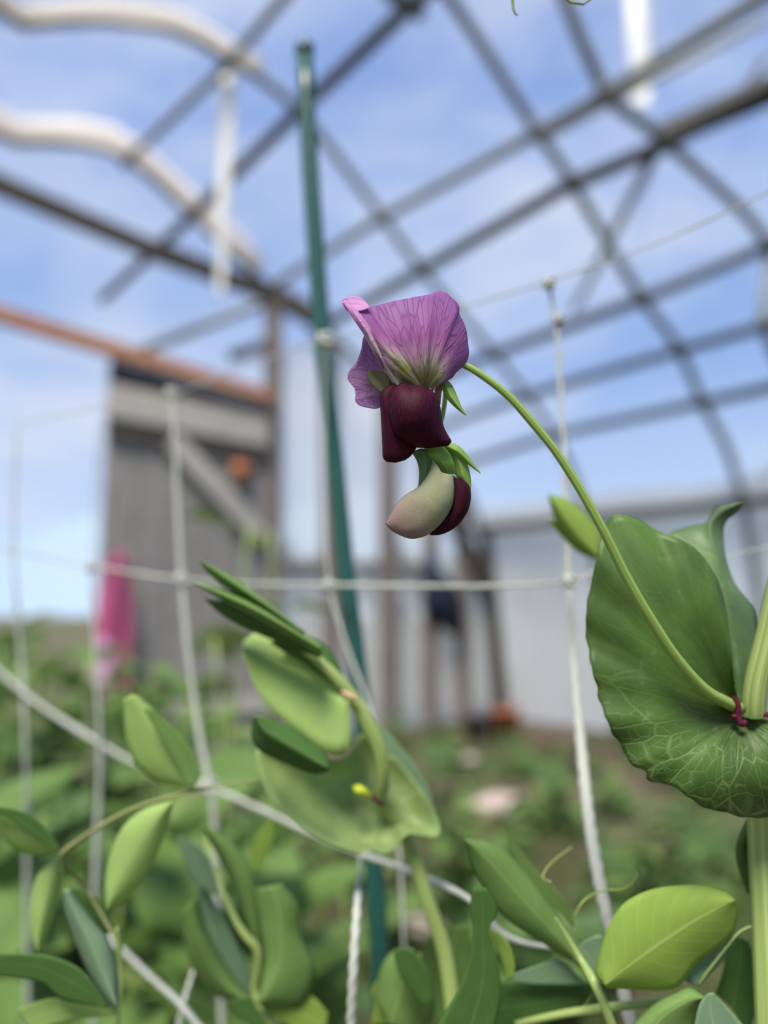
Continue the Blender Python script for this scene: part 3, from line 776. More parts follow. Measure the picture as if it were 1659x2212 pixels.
# rear clasping leaf with curled tip
rl = leaf3(ZL([(1240, 1330, .173), (1150, 1000, .176), (1020, 700, .179), (870, 480, .182), (815, 350, .184), (950, 283, .186), (1062, 262, .187), (1100, 195, .188), (1160, 155, .188), (1300, 128, .186)]),
           ZL([(1285, 1400, .173), (1235, 1080, .173), (1200, 820, .175), (1160, 620, .177), (1120, 430, .18), (1085, 280, .182), (1120, 215, .183), (1185, 170, .184), (1300, 128, .186)]),
           ZL([(1330, 1420, .175), (1375, 1080, .178), (1375, 840, .181), (1320, 745, .182), (1240, 640, .183), (1190, 500, .184), (1170, 380, .185), (1180, 260, .186), (1260, 190, .187), (1300, 128, .186)]), 40, 7, cup=.0).build('stipule', M['stipule_rear'], mp_, thick=.0003)
# red node ring
mb = MB(); tubepx([Zl(1235, 1350) + (.1665, 11), Zl(1262, 1400) + (.166, 12), Zl(1262, 1470) + (.166, 13), Zl(1225, 1475) + (.166, 8)], 14, 8, mb=mb)
tubepx([Zl(1262, 1470) + (.166, 12), Zl(1285, 1525) + (.1655, 14), Zl(1315, 1505) + (.1655, 10)], 14, 8, mb=mb)
tubepx([Zl(1425, 1500) + (.1675, 8), Zl(1452, 1470) + (.167, 14), Zl(1490, 1500) + (.167, 10)], 14, 8, mb=mb)
tag(mb.build('node_ring', M['node_red'], mp_), 'dark red marking at the leaf node')
# paired leaflet behind the peduncle
leaf3([(1288, 1205), (1240, 1180), (1200, 1120), (1184, 1068)], [(1290, 1200), (1255, 1160), (1215, 1110), (1184, 1068)], [(1300, 1180), (1290, 1140), (1235, 1085), (1184, 1068)], d=.225, cup=.004).build('leaflet', M['leaf_bright'], mp_, thick=.0003)
leaf3([(1290, 1212), (1245, 1190), (1205, 1150), (1180, 1120)], [(1290, 1208), (1250, 1175), (1215, 1142), (1180, 1120)], [(1290, 1200), (1260, 1165), (1225, 1130), (1180, 1120)], d=.23).build('leaflet', M['leaf_bright'], mp_, thick=.0003)
# lower leaves behind the stem
leaf3([(1612, 1770, .18), (1590, 1830, .185), (1600, 1890, .19), (1616, 1930, .19)], [(1620, 1765, .18), (1602, 1830, .18), (1612, 1890, .185), (1618, 1930, .19)], [(1640, 1765, .18), (1630, 1830, .182), (1625, 1890, .185), (1620, 1930, .19)]).build('leaflet', M['leaf_dark'], mp_, thick=.0003)
# tendrils at the top
tubepx([(1125, -60, .17, 6), (1109, -12, .168, 6), (1108, 12, .168, 6), (1112, 27, .168, 5), (1118, 33, .168, 3.5)], 30, 8).build('tendril', M['tendril'], mp_)
tubepx([(1190, -30, .168, 4), (1222, -2, .168, 4), (1240, 7, .168, 5), (1260, 9, .168, 5), (1278, 0, .168, 5), (1290, -20, .17, 5), (1500, -160, .172, 5), (1860, 0, .172, 5), (1900, 600, .172, 6), (1720, 1100, .172, 8)], 70, 8).build('tendril', M['tendril'], mp_)

# ---- flower
fl = empty('flower'); fl.parent = mp_; tag(fl, 'open two-tone flower, pink and purple above, maroon below')
class FP:  # parts of the flower sit in world coordinates under an identity child
    parent = mp_; location = mp_.location
def fbuild(mb, name, mat, parent, label=None):
    o = mb.build(name, mat, parent, thick=.00018)
    if label: o['label'] = label
    return o
pxd = .15 / FPX
# standard petal: main spread
c_ = Zf(880, 905) + (.1515,)
o_ = ZF([(640, 862, .1500), (560, 740, .1490), (470, 580, .1478), (400, 430, .1475), (338, 265, .1480), (400, 246, .1500), (440, 238, .1520), (600, 195, .1530), (770, 160, .1525), (920, 133, .1530), (955, 112, .1535), (990, 106, .1540), (1040, 118, .1544), (1090, 158, .1547), (1140, 210, .1550), (1150, 245, .1551), (1150, 290, .1551), (1180, 350, .1552), (1205, 420, .1553), (1218, 520, .1554), (1225, 610, .1554), (1195, 690, .1553), (1130, 750, .1552), (1090, 800, .1550), (1040, 820, .1550), (1005, 828, .1545), (960, 862, .1530), (942, 905, .1520)])
def dpet(u, r):
    k = -.0028 * sin(pi * min(1, r)) * (0.4 + sin(pi * u)) + .00022 * sin(u * 46) * r + .0009 * math.exp(-((u - .46) / .04) ** 2) * sin(pi * r)
    k += .0008 * math.exp(-((u - .33) / .05) ** 2) * r
    return k + .0005 * sin(u * 22 + 2) * r ** 3
fbuild(fan(c_, o_, 160, 30, dpet), 'standard_petal', M['standard'], fl, 'veined pink and purple upper petal')
# rolled margin of the standard
rollL = ZF([(640, 868, .1494), (530, 690, .1486), (470, 590, .148), (440, 545, .1478), (400, 470, .1476), (385, 440, .1474), (320, 345, .1474), (255, 240, .1476), (220, 195, .1482)])
rollM = ZF([(660, 860, .1484), (560, 690, .1472), (500, 590, .1466), (462, 520, .1462), (430, 455, .1462), (410, 420, .1462), (350, 330, .1466), (290, 250, .1472), (228, 188, .148)])
rollR = ZF([(700, 845, .1490), (600, 700, .1480), (540, 590, .1474), (495, 500, .1472), (462, 440, .1471), (440, 400, .1471), (385, 318, .1474), (335, 262, .1478), (240, 175, .148)])
mb = leaf3(rollL, rollM, rollR, 40, 6)
mb.uv = [(v * .5 + .5, u) for u, v in mb.uv]; fbuild(mb, 'rolled_margin', M['roll'], fl)
tip = leaf3(ZF([(222, 200, .1482), (260, 262, .1480), (335, 268, .1482), (400, 252, .149), (438, 236, .1505)]), ZF([(219, 188, .1488), (270, 210, .1505), (335, 215, .1512), (400, 225, .151), (438, 236, .1505)]), ZF([(222, 178, .1488), (262, 156, .152), (350, 154, .1525), (405, 190, .152), (438, 236, .1505)]), 26, 6)
tip.uv = [(v * .5 + .5, .8) for u, v in tip.uv]
fbuild(tip, 'curled_tip', M['roll'], fl, 'pale pink curled petal tip')
# rear lobe of the standard
c_ = Zf(620, 880) + (.1520,)
o_ = ZF([(640, 700, .151), (520, 560, .152), (440, 480, .154), (390, 465, .1555), (370, 570, .156), (333, 670, .1565), (275, 738, .157), (260, 790, .157), (275, 830, .1565), (312, 872, .156), (325, 925, .156), (322, 975, .156), (345, 1010, .156), (400, 1030, .1555), (480, 1042, .155), (525, 1025, .154), (560, 990, .153)])
fbuild(fan(c_, o_, 80, 16, lambda u, r: .0018 * sin(pi * r) + .0003 * sin(u * 30) * r), 'standard_petal', M['standard_rear'], fl, 'pale violet rear lobe of the upper petal')
# olive brown inner patch laid over the rear lobe
fbuild(leaf3(ZF([(420, 748, .1530), (425, 810, .153), (470, 870, .1525), (520, 915, .152)]), ZF([(440, 742, .1525), (480, 790, .152), (510, 840, .1515), (560, 900, .151)]), ZF([(470, 738, .1525), (540, 750, .1518), (590, 800, .1505), (600, 880, .1505)]), 20, 5, rnd_=True), 'inner_patch', M['inner'], fl)
# wings
wl_ = leaf3(ZF([(640, 838, .1498), (560, 880, .1500), (522, 925, .1505), (522, 1000, .151), (528, 1100, .1512), (535, 1220, .1512), (540, 1330, .151), (545, 1430, .1508), (575, 1464, .1506)]),
            ZF([(665, 824, .1488), (600, 885, .1484), (565, 960, .1480), (575, 1050, .1478), (590, 1150, .1480), (600, 1250, .1482), (620, 1340, .1485), (640, 1430, .1490), (640, 1472, .1500)]),
            ZF([(700, 832, .1495), (720, 880, .1492), (700, 960, .1494), (720, 1050, .1496), (740, 1150, .1500), (770, 1250, .1505), (808, 1340, .151), (768, 1412, .151), (715, 1452, .151)]), 44, 12, rnd_=True)
fbuild(wl_, 'wing_petal', M['maroon'], fl, 'narrow dark maroon wing petal at left')
wr = leaf3(ZF([(690, 835, .1492), (625, 890, .1484), (596, 960, .1480), (592, 1050, .1480), (604, 1130, .1482), (616, 1190, .1484), (640, 1240, .1486), (690, 1290, .1490), (800, 1350, .1500)]),
           ZF([(755, 858, .1480), (770, 900, .1458), (780, 970, .1444), (790, 1050, .1438), (800, 1130, .1440), (815, 1200, .1448), (840, 1260, .1458), (870, 1310, .1470), (900, 1356, .1485)]),
           ZF([(815, 856, .1492), (900, 880, .1490), (962, 932, .1492), (992, 1000, .1496), (1008, 1110, .1500), (1030, 1200, .1502), (1070, 1272, .1500), (1086, 1304, .1498), (1060, 1338, .1495)]), 50, 14, rnd_=True)
fbuild(wr, 'wing_petal', M['maroon'], fl, 'broad dark maroon wing petal in front')
# calyx sepal at the right of the flower, brownish tube
fbuild(leaf3(ZF([(1000, 835, .154), (1022, 900, .1535), (1060, 970, .153), (1130, 1040, .1525), (1207, 1098, .152)]), ZF([(1030, 825, .153), (1060, 890, .1522), (1095, 960, .1518), (1145, 1030, .1517), (1207, 1098, .152)]), ZF([(1060, 820, .154), (1100, 870, .1535), (1135, 950, .153), (1165, 1025, .1525), (1207, 1098, .152)]), 24, 5), 'sepal', M['sepal'], fl, 'pointed green sepal')
mb = tubepx([Zf(1020, 835) + (.155, 14), Zf(985, 890) + (.1545, 17), Zf(985, 950) + (.1545, 12), Zf(995, 1010) + (.1545, 4)], 18, 10)
M['calyx_brown'] = solid('calyx_brown', (.38, .20, .14), trans=.3, scale=400)
tag(mb.build('calyx_tube', M['calyx_brown'], fl), 'brownish pink calyx edge')

# ---- bud
bd = empty('flower_bud'); bd.parent = mp_; tag(bd, 'half closed cream and maroon bud hanging below the flower')
tubepx([(958, 800, .158, 12), (962, 850, .160, 11), (955, 900, .160, 11), (940, 940, .158, 12), (925, 975, .1555, 16)], 24, 10).build('pedicel', M['peduncle'], bd)
fbuild(leaf3(ZF([(770, 1385, .1535), (815, 1460, .1535), (832, 1540, .1535), (830, 1620, .1535), (822, 1672, .1535)]), ZF([(840, 1360, .1515), (880, 1440, .1510), (885, 1530, .1512), (870, 1600, .1516), (835, 1665, .1525)]), ZF([(930, 1370, .152), (960, 1450, .1515), (945, 1540, .1515), (905, 1610, .152), (850, 1665, .153)]), 24, 6), 'calyx_tube', M['sepal_dark'], bd, 'dark green neck of the bud')
fbuild(leaf3(ZF([(1000, 1560, .1535), (940, 1500, .152), (905, 1420, .1515), (870, 1360, .152)]), ZF([(1060, 1560, .152), (1020, 1480, .1502), (980, 1410, .1505), (950, 1340, .1515)]), ZF([(1128, 1562, .152), (1105, 1470, .151), (1070, 1395, .151), (1010, 1335, .1518)]), 24, 6), 'sepal', M['sepal'], bd)
fbuild(leaf3(ZF([(1010, 1350, .1525), (1090, 1395, .152), (1170, 1450, .152), (1240, 1500, .152), (1322, 1560, .152)]), ZF([(1040, 1335, .1515), (1120, 1372, .1508), (1185, 1425, .1512), (1245, 1485, .1516), (1322, 1560, .152)]), ZF([(1075, 1312, .1525), (1150, 1345, .152), (1200, 1395, .152), (1250, 1460, .152), (1322, 1560, .152)]), 24, 5), 'sepal', M['sepal'], bd)
fbuild(leaf3(ZF([(1030, 1370, .1535), (1080, 1440, .153), (1110, 1530, .153), (1140, 1600, .153), (1235, 1700, .153)]), ZF([(1070, 1365, .1525), (1130, 1430, .1518), (1165, 1510, .1518), (1190, 1600, .152), (1238, 1700, .153)]), ZF([(1100, 1380, .1535), (1190, 1430, .153), (1225, 1520, .153), (1242, 1610, .153), (1241, 1700, .153)]), 24, 5), 'sepal', M['sepal'], bd)
# smoother lower contour: carry the right edge through the belly of the petal
cream = leaf3(ZF([(938, 1440, .1515), (925, 1510, .1515), (880, 1600, .1518), (820, 1672, .152), (720, 1735, .1525), (650, 1812, .1525), (600, 1895, .1525), (566, 1958, .152)]),
              ZF([(1010, 1552, .1495), (1010, 1620, .1485), (980, 1720, .1478), (920, 1810, .1478), (850, 1880, .1484), (760, 1940, .1492), (680, 1985, .1502), (620, 2005, .1515)]),
              ZF([(1100, 1576, .1515), (1110, 1680, .1512), (1095, 1800, .151), (1040, 1910, .151), (960, 2000, .1512), (870, 2058, .1515), (760, 2076, .152), (660, 2040, .152)]), 44, 16, rnd_=True)
mbc = cream; fbuild(mbc, 'petal', M['bud_petal'], bd, 'cream petal flushed with pink')
tipc = leaf3(ZF([(566, 1958, .152), (566, 1958, .152)]), ZF([(566, 1958, .152), (620, 2005, .1515)]), ZF([(566, 1958, .152), (610, 2010, .152), (660, 2040, .152)]), 12, 4)
tipc.uv = [(1.0, v) for u, v in tipc.uv]; fbuild(tipc, 'petal_tip', M['bud_petal'], bd)
fbuild(leaf3(ZF([(1098, 1574, .1515), (1108, 1660, .1516), (1104, 1740, .1517), (1085, 1820, .1517), (1050, 1890, .1517), (1000, 1960, .1517), (915, 2044, .152)]),
             ZF([(1140, 1600, .1512), (1170, 1680, .1508), (1170, 1760, .1506), (1150, 1840, .1506), (1110, 1910, .1508), (1040, 1980, .1512), (915, 2046, .152)]),
             ZF([(1150, 1588, .1525), (1222, 1650, .1528), (1242, 1720, .153), (1232, 1815, .153), (1195, 1900, .153), (1120, 1985, .1528), (1010, 2042, .1525), (915, 2047, .152)]), 40, 12, rnd_=True), 'wing_petal', M['maroon_dark'], bd, 'dark maroon petal of the bud')

# ================================================================== PLANT 2 (centre left, soft)
Zc = lambda x, y: (x / 2.37 + 380, y / 2.37 + 1160)
def ZC(pts, d): return [Zc(p[0], p[1]) + ((p[2] if len(p) > 2 else d),) for p in pts]
f2 = P(985, 2300, .21)
p2 = empty('pea_plant', (f2.x, f2.y, 0), 'pea plant with folded shoot tip and two pale clasping leaves left of the stake', 'plant')
stem_down([Zc(650, 560) + (.212, 22), Zc(800, 700) + (.212, 26), Zc(900, 815) + (.213, 30), Zc(985, 960) + (.213, 34), Zc(1045, 1100) + (.213, 32), Zc(1062, 1250) + (.214, 28), Zc(1050, 1350) + (.218, 28), (860, 1780, .222, 30), (890, 1840, .222, 30), (925, 1950, .22, 32), (962, 2065, .218, 34), (985, 2240, .212, 34)], p2, M['stem'])
def lf(L, M_, R_, d, mat, par, **kw):
    return leaf3(L, M_, R_, d=d, **kw).build('leaf', M[mat], par, thick=.0003)
lf(ZC([(118, 118), (185, 205), (300, 285), (450, 385), (640, 500)], .205), ZC([(118, 118), (220, 185), (340, 265), (480, 360), (650, 490)], .200), ZC([(118, 118), (290, 205), (405, 285), (510, 365), (660, 485)], .206), None, 'leaf_mid', p2)
lf(ZC([(85, 232), (250, 330), (380, 400), (520, 480), (740, 590)], .205), ZC([(85, 232), (250, 300), (400, 370), (550, 455), (745, 575)], .198), ZC([(85, 232), (260, 275), (410, 335), (570, 430), (750, 560)], .204), None, 'leaf_mid', p2)
lf(ZC([(150, 315), (230, 395), (350, 460), (480, 520), (740, 620)], .210), ZC([(150, 315), (260, 365), (390, 430), (540, 500), (745, 600)], .206), ZC([(150, 315), (280, 340), (420, 400), (570, 470), (750, 590)], .208), None, 'leaf_dark', p2)
# upper clasping leaf
lf(ZC([(885, 812), (840, 700), (780, 590), (680, 520), (560, 492), (430, 480), (345, 535)], .216), ZC([(885, 815), (780, 760), (680, 700), (580, 645), (500, 600), (420, 565), (340, 560)], .214), ZC([(880, 830), (892, 1000), (870, 1110), (780, 1110), (640, 1010), (440, 830), (345, 600)], .203), None, 'leaf_pale', p2, cup=.003)
lf(ZC([(885, 812), (850, 690), (790, 580), (690, 510), (560, 480)], .2145), ZC([(885, 812), (800, 680), (700, 600), (600, 560), (520, 530)], .211), ZC([(885, 812), (760, 720), (650, 640), (560, 590), (480, 540)], .2125), None, 'leaf_dark', p2)  # dark overlay painting the shadow side of the leaf's upper fold
# hanging dark leaf
lf(ZC([(400, 915), (388, 1000), (420, 1085), (560, 1155), (700, 1210), (775, 1200)], .20), ZC([(400, 915), (460, 990), (540, 1040), (640, 1100), (720, 1150), (785, 1185)], .195), ZC([(400, 915), (510, 940), (610, 985), (700, 1050), (760, 1100), (792, 1160)], .20), None, 'leaf_dark', p2)
# lower clasping leaf
fan(Zc(1040, 1358) + (.222,), ZC([(1060, 1200, .226), (1020, 1080, .226), (950, 1010, .226), (890, 1110, .222), (800, 1140, .218), (640, 1110, .215), (500, 1090, .212), (410, 1095, .21), (440, 1250, .208), (520, 1385, .207), (620, 1470, .207), (750, 1550, .207), (870, 1600, .208), (940, 1620, .209), (1000, 1605, .210), (1060, 1625, .211), (1130, 1590, .213), (1190, 1520, .214), (1330, 1535, .216), (1350, 1480, .218), (1280, 1330, .222), (1180, 1200, .226), (1100, 1120, .228), (1060, 1150, .23)], .21), 110, 16, lambda u, r: .004 * sin(pi * r)).build('stipule', M['stipule_pale'], p2, thick=.0003)
mb = tubepx([Zc(905, 1275) + (.213, 4), Zc(930, 1290) + (.212, 20), Zc(960, 1302) + (.212, 16), Zc(1000, 1325) + (.214, 6)], 16, 10); tag(mb.build('bud', M['yellow_bud'], p2), 'tiny yellow bud')
mb = tubepx([Zc(1000, 1325) + (.216, 8), Zc(1030, 1345) + (.216, 14), Zc(1060, 1372) + (.216, 8)], 12, 8); tag(mb.build('node_ring', M['node_red'], p2), 'dark spot for the hole at the node')  # shaded hole at the node drawn as a solid dark spot
mb = tubepx([Zc(850, 790) + (.21, 6), Zc(890, 812) + (.209, 12), Zc(925, 830) + (.209, 10)], 12, 8); tag(mb.build('node_ring', solid('node_pink', (.45, .28, .18)), p2), 'pinkish node')
lf([(830, 1705), (850, 1700), (900, 1760), (945, 1800)], [(815, 1580), (870, 1650), (910, 1720), (948, 1805)], [(818, 1560), (880, 1630), (925, 1700), (950, 1800)], .232, 'leaf_waxy', p2)

# ================================================================== PLANT 3 (left)
Zs = lambda x, y: (x / 2.765, y / 2.765 + 1600)
def ZS(pts): return [Zs(p[0], p[1]) for p in pts]
f3 = P(250, 2300, .215)
p3 = empty('pea_plant', (f3.x, f3.y, 0), 'pea plant with long narrow leaves on a brown tendril at lower left', 'plant')
stem_down([Zs(700, 1120) + (.215, 10), Zs(715, 1250) + (.215, 11), Zs(722, 1400) + (.215, 12), Zs(695, 1600) + (.212, 16), Zs(690, 1750) + (.21, 18)], p3)
tubepx([Zs(700, 1200) + (.215, 7), Zs(520, 900) + (.22, 7), Zs(400, 760) + (.215, 8), Zs(370, 680) + (.213, 12), Zs(480, 590) + (.213, 12), Zs(600, 510) + (.213, 11), Zs(800, 405) + (.213, 10), Zs(1050, 325) + (.213, 9), Zs(1280, 272) + (.213, 7), Zs(1560, 235) + (.215, 4)], 60, 8).build('petiole', M['stem_brown'], p3)
lf(ZS([(360, 655), (300, 560), (200, 460), (100, 415), (-60, 395)]), ZS([(360, 655), (250, 590), (150, 520), (60, 465), (-60, 420)]), ZS([(360, 655), (260, 685), (150, 670), (50, 610), (-60, 440)]), .2, 'leaf_pale', p3, cup=.004)
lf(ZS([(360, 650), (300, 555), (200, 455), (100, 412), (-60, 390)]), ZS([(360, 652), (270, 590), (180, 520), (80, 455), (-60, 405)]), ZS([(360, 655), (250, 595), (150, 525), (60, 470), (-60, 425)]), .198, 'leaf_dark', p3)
lf(ZS([(350, 690), (225, 800), (180, 1000), (185, 1150), (225, 1265)]), ZS([(355, 690), (300, 820), (255, 1000), (230, 1150), (225, 1265)]), ZS([(370, 700), (375, 830), (330, 1000), (275, 1180), (225, 1265)]), .205, 'leaf_pale', p3, cup=.003)
lf(ZS([(1030, 360), (880, 400), (740, 510), (655, 690), (625, 880), (640, 1015)]), ZS([(1030, 360), (930, 480), (830, 620), (740, 780), (670, 920), (640, 1015)]), ZS([(1035, 365), (1000, 500), (935, 680), (840, 850), (720, 980), (640, 1015)]), .205, 'leaf_pale', p3, cup=.003)
lf([(400, 1700), (350, 1692), (296, 1655), (272, 1590), (268, 1510)], [(402, 1698), (370, 1650), (335, 1590), (305, 1540), (285, 1500)], [(408, 1700), (428, 1670), (400, 1610), (350, 1550), (300, 1505)], .212, 'leaf_pale', p3, cup=.003)
lf([(405, 1698), (380, 1650), (345, 1590), (310, 1530)], [(410, 1698), (400, 1650), (365, 1590), (320, 1530)], [(418, 1700), (432, 1665), (400, 1600), (335, 1535)], .208, 'leaf_mid', p3)
lf(ZS([(690, 1140), (620, 1160), (550, 1130), (480, 1000), (425, 870)]), ZS([(690, 1140), (620, 1100), (550, 1040), (490, 960), (425, 870)]), ZS([(695, 1135), (640, 1020), (570, 935), (500, 905), (425, 870)]), .225, 'leaf_dark', p3)
lf(ZS([(695, 1600), (620, 1550), (530, 1400), (450, 1200), (390, 1020), (385, 890)]), ZS([(698, 1590), (650, 1470), (580, 1300), (510, 1150), (440, 1010), (395, 885)]), ZS([(705, 1580), (705, 1400), (650, 1200), (560, 1080), (470, 960), (420, 890)]), .195, 'leaf_waxy', p3, cup=.004)
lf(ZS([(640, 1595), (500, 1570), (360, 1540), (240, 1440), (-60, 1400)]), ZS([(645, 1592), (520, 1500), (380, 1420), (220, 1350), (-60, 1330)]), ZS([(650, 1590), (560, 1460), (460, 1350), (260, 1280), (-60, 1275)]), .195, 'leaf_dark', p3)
lf(ZS([(700, 1640), (480, 1660), (300, 1700), (200, 1750)]), ZS([(700, 1620), (500, 1600), (350, 1610), (150, 1680)]), ZS([(700, 1600), (450, 1560), (300, 1540), (100, 1600)]), .2, 'leaf_pale', p3)

# ================================================================== PLANT 4 (lower middle)
f4 = P(590, 2300, .235)
p4 = empty('pea_plant', (f4.x, f4.y, 0), 'pea plant with broad soft leaves at the bottom between the left plant and the stake', 'plant')
stem_down([Zs(1290, 760) + (.245, 10), Zs(1330, 900) + (.24, 12), Zs(1400, 1060) + (.237, 14), Zs(1470, 1170) + (.235, 16), Zs(1530, 1240) + (.235, 18), Zs(1540, 1350) + (.235, 16), Zs(1520, 1500) + (.235, 16), Zs(1600, 1650) + (.232, 18), (590, 2240, .232, 20)], p4)
lf(ZS([(1060, 560), (1080, 650), (1120, 760), (1180, 860), (1290, 920)]), ZS([(1060, 560), (1130, 660), (1190, 750), (1240, 840), (1295, 915)]), ZS([(1060, 560), (1180, 620), (1250, 700), (1285, 820), (1300, 910)]), .24, 'leaf_waxy', p4)
lf(ZS([(1200, 495), (1280, 650), (1380, 850), (1450, 1050), (1530, 1235)]), ZS([(1200, 490), (1330, 640), (1430, 820), (1500, 1030), (1538, 1235)]), ZS([(1205, 490), (1390, 610), (1500, 780), (1555, 1000), (1560, 1240)]), .238, 'leaf_mid', p4, cup=.003)
lf(ZS([(1180, 880), (1180, 1100), (1230, 1300), (1350, 1450), (1510, 1560)]), ZS([(1200, 880), (1250, 1080), (1320, 1250), (1410, 1400), (1515, 1540)]), ZS([(1230, 880), (1330, 1050), (1410, 1200), (1480, 1350), (1520, 1520)]), .245, 'leaf_waxy', p4)
Zb = lambda x, y: (x / 2.552 + 450, y / 2.552 + 1750)
def ZB(pts): return [Zb(p[0], p[1]) for p in pts]
lf(ZB([(270, 1060), (310, 850), (285, 650), (262, 520), (265, 430)]), ZB([(285, 1060), (390, 850), (400, 650), (380, 520), (340, 420)]), ZB([(300, 1080), (500, 1080), (590, 900), (520, 700), (500, 520), (400, 400)]), .225, 'leaf_mid', p4, cup=.004)
lf(ZB([(270, 1060), (380, 1150), (500, 1220), (620, 1230)]), ZB([(270, 1050), (400, 1080), (520, 1130), (650, 1190)]), ZB([(270, 1040), (400, 1000), (560, 1020), (660, 1120)]), .23, 'leaf_bright', p4)
lf(ZB([(240, 340), (235, 240), (270, 130), (340, 60)]), ZB([(255, 340), (275, 240), (310, 150), (345, 60)]), ZB([(270, 340), (320, 250), (360, 160), (350, 60)]), .25, 'leaf_bright', p4)
lf(ZB([(260, 1050), (180, 980), (60, 800), (-20, 640), (-60, 480)]), ZB([(255, 1055), (130, 1000), (20, 870), (-60, 700), (-110, 520)]), ZB([(250, 1060), (80, 1040), (-60, 920), (-120, 760), (-150, 560)]), .24, 'leaf_mid', p4, cup=.004)
lf(ZB([(100, 1060), (150, 1130), (220, 1179), (300, 1240)]), ZB([(180, 1030), (200, 1100), (260, 1150), (320, 1240)]), ZB([(240, 1040), (260, 1080), (300, 1140), (340, 1240)]), .225, 'leaf_dark', p4)

# ================================================================== PLANT 5 (bottom right)
Zr = lambda x, y: (x / 2.307 + 940, y / 2.307 + 1700)
def ZR(pts, d=None): return [Zr(p[0], p[1]) + ((p[2],) if len(p) > 2 else ()) for p in pts]
f5 = P(1345, 2300, .178)
p5 = empty('pea_plant', (f5.x, f5.y, 0), 'pea plant with bright rounded leaf at the bottom right beside the thick stem', 'plant')
stem_down([Zr(600, 650) + (.186, 4), Zr(720, 850) + (.184, 14), Zr(790, 970) + (.178, 20), Zr(840, 1080) + (.177, 20), Zr(885, 1200) + (.177, 20)], p5)
lf(ZR([(840, 985), (800, 930), (840, 760), (890, 645), (960, 565), (1100, 505), (1300, 490), (1440, 515), (1490, 560)]), ZR([(845, 985), (920, 925), (1010, 860), (1100, 795), (1190, 735), (1280, 675), (1360, 630), (1430, 590), (1490, 562)]), ZR([(850, 1000), (1000, 1006), (1130, 1010), (1215, 990), (1310, 870), (1410, 800), (1480, 730), (1502, 640), (1495, 565)]), .172, 'leaf_bright', p5, cup=.003, nu=34, nv=7)
lf(ZR([(785, 975), (700, 880), (620, 835), (520, 765), (400, 690), (300, 600), (235, 490), (185, 390), (148, 262)]), ZR([(790, 972), (700, 850), (600, 740), (500, 630), (420, 540), (350, 460), (280, 380), (210, 310), (148, 262)]), ZR([(795, 970), (765, 860), (690, 740), (610, 640), (520, 520), (430, 405), (340, 310), (255, 268), (148, 262)]), .19, 'leaf_mid', p5, cup=.003, nu=34)
lf(ZR([(325, 180), (380, 330), (450, 450), (540, 560), (640, 650), (680, 695)]), ZR([(325, 180), (410, 340), (480, 450), (580, 560), (655, 640), (685, 695)]), ZR([(325, 180), (440, 330), (530, 440), (630, 540), (675, 620), (688, 695)]), .21, 'leaf_mid', p5)
lf(ZR([(345, 960), (480, 985), (600, 990), (740, 985)]), ZR([(345, 955), (480, 920), (600, 900), (735, 970)]), ZR([(345, 950), (480, 900), (620, 865), (730, 960)]), .195, 'leaf_waxy', p5)
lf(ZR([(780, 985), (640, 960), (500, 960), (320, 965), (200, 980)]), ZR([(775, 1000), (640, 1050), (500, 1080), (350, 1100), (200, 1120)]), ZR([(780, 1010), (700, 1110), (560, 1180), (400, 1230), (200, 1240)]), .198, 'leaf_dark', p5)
lf(ZR([(690, 860), (730, 900), (770, 950), (800, 960)]), ZR([(720, 800), (770, 850), (800, 900), (815, 950)]), ZR([(740, 770), (830, 740), (830, 850), (825, 950)]), .19, 'leaf_waxy', p5)
# small waxy leaf and the leaf pair at the corner
lf(ZR([(1310, 990), (1250, 965), (1218, 915), (1222, 875), (1290, 850)]), ZR([(1312, 990), (1330, 940), (1360, 890), (1400, 840), (1470, 740)]), ZR([(1325, 985), (1385, 915), (1440, 860), (1470, 800), (1490, 735)]), .178, 'leaf_waxy', p5)
tubepx([Zr(1312, 990) + (.178, 6), Zr(1350, 930) + (.177, 6), Zr(1450, 800) + (.176, 5), Zr(1520, 720) + (.176, 5), Zr(1590, 690) + (.176, 4)], 20, 8).build('petiole', M['stem'], p5)
lf(ZR([(1340, 1045), (1270, 1000), (1200, 1025), (1090, 1085), (980, 1190)]), ZR([(1345, 1050), (1280, 1060), (1200, 1100), (1130, 1150), (1060, 1230)]), ZR([(1340, 1050), (1320, 1110), (1300, 1170), (1290, 1230), (1280, 1280)]), .172, 'leaf_mid', p5, cup=.003)
lf(ZR([(1360, 1030), (1320, 1080), (1300, 1150), (1285, 1230)]), ZR([(1375, 1028), (1370, 1100), (1380, 1160), (1400, 1230)]), ZR([(1385, 1025), (1440, 1080), (1500, 1145), (1570, 1230)]), .170, 'leaf_waxy', p5)
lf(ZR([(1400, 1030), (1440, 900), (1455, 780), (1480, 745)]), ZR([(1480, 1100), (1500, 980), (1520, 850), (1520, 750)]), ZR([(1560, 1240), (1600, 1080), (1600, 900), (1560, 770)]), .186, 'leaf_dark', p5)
tubepx([Zr(1345, 1050) + (.178, 5), Zr(1200, 1065) + (.18, 14), Zr(900, 1095) + (.184, 18), Zr(640, 1130) + (.19, 16), Zr(400, 1180) + (.195, 12)], 30, 10).build('petiole', M['stem'], p5)
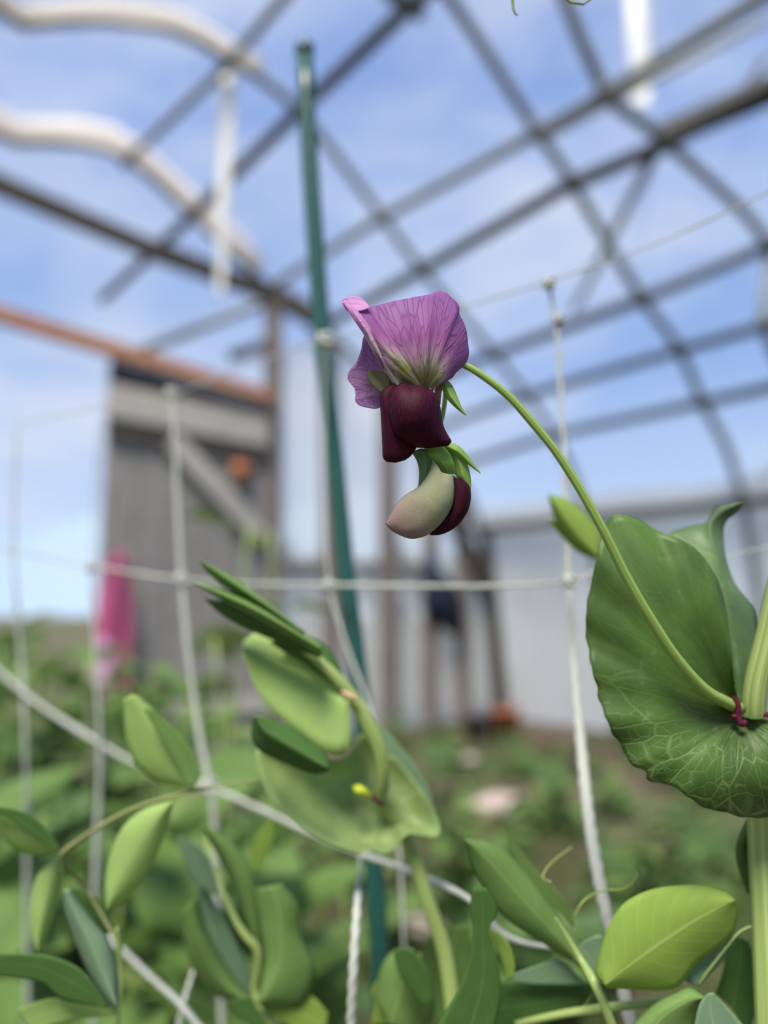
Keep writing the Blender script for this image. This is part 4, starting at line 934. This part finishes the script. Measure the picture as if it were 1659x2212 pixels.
# dark twisted leaf in front
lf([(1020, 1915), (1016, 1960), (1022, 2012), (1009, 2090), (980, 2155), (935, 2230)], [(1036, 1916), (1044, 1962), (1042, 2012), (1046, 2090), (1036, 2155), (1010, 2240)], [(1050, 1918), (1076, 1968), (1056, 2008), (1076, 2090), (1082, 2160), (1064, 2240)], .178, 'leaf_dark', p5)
lf([(1058, 2030), (1078, 2060), (1095, 2110), (1080, 2116)], [(1056, 2016), (1085, 2055), (1104, 2090), (1100, 2115)], [(1055, 2004), (1095, 2030), (1112, 2080), (1108, 2112)], .185, 'leaf_bright', p5)
# curling tendrils
tubepx([(1190, 1905, .18, 4), (1172, 1895, .185, 4), (1190, 1865, .19, 4), (1235, 1830, .2, 4)], 24, 8).build('tendril', M['tendril'], p5)
tubepx([(1240, 1980, .185, 4), (1262, 1945, .185, 4), (1300, 1925, .19, 4), (1350, 1920, .19, 4), (1380, 1890, .19, 4), (1370, 1870, .19, 4)], 30, 8).build('tendril', M['tendril'], p5)

# ================================================================== PLANT 6 (bottom, right of the stake)
f6 = P(880, 2300, .215)
p6 = empty('pea_plant', (f6.x, f6.y, 0), 'small pea plant with dark curled leaf at the bottom just right of the green stake', 'plant')
stem_down([(905, 2060, .225, 10), (900, 2120, .222, 12), (885, 2240, .218, 14)], p6)
lf(ZB([(920, 1000), (960, 850), (1030, 770), (1110, 760)]), ZB([(1000, 1179), (1060, 1000), (1080, 860), (1130, 770)]), ZB([(1200, 1240), (1250, 1080), (1220, 900), (1150, 790)]), .215, 'leaf_mid', p6, cup=.004)
lf(ZB([(1020, 780), (1050, 900), (1120, 1000), (1200, 1080)]), ZB([(1060, 760), (1110, 860), (1170, 960), (1220, 1060)]), ZB([(1120, 770), (1180, 850), (1220, 930), (1240, 1040)]), .208, 'leaf_dark', p6)
lf(ZB([(1260, 1179), (1180, 900), (1200, 720), (1300, 640)]), ZB([(1300, 1179), (1320, 900), (1350, 740), (1380, 640)]), ZB([(1400, 1179), (1440, 900), (1450, 740), (1440, 620)]), .24, 'leaf_mid', p6)
lf(ZB([(900, 1179), (920, 1050), (900, 1000), (940, 920)]), ZB([(980, 1179), (990, 1050), (980, 980), (960, 900)]), ZB([(1080, 1179), (1060, 1050), (1040, 960), (990, 880)]), .222, 'leaf_bright', p6)
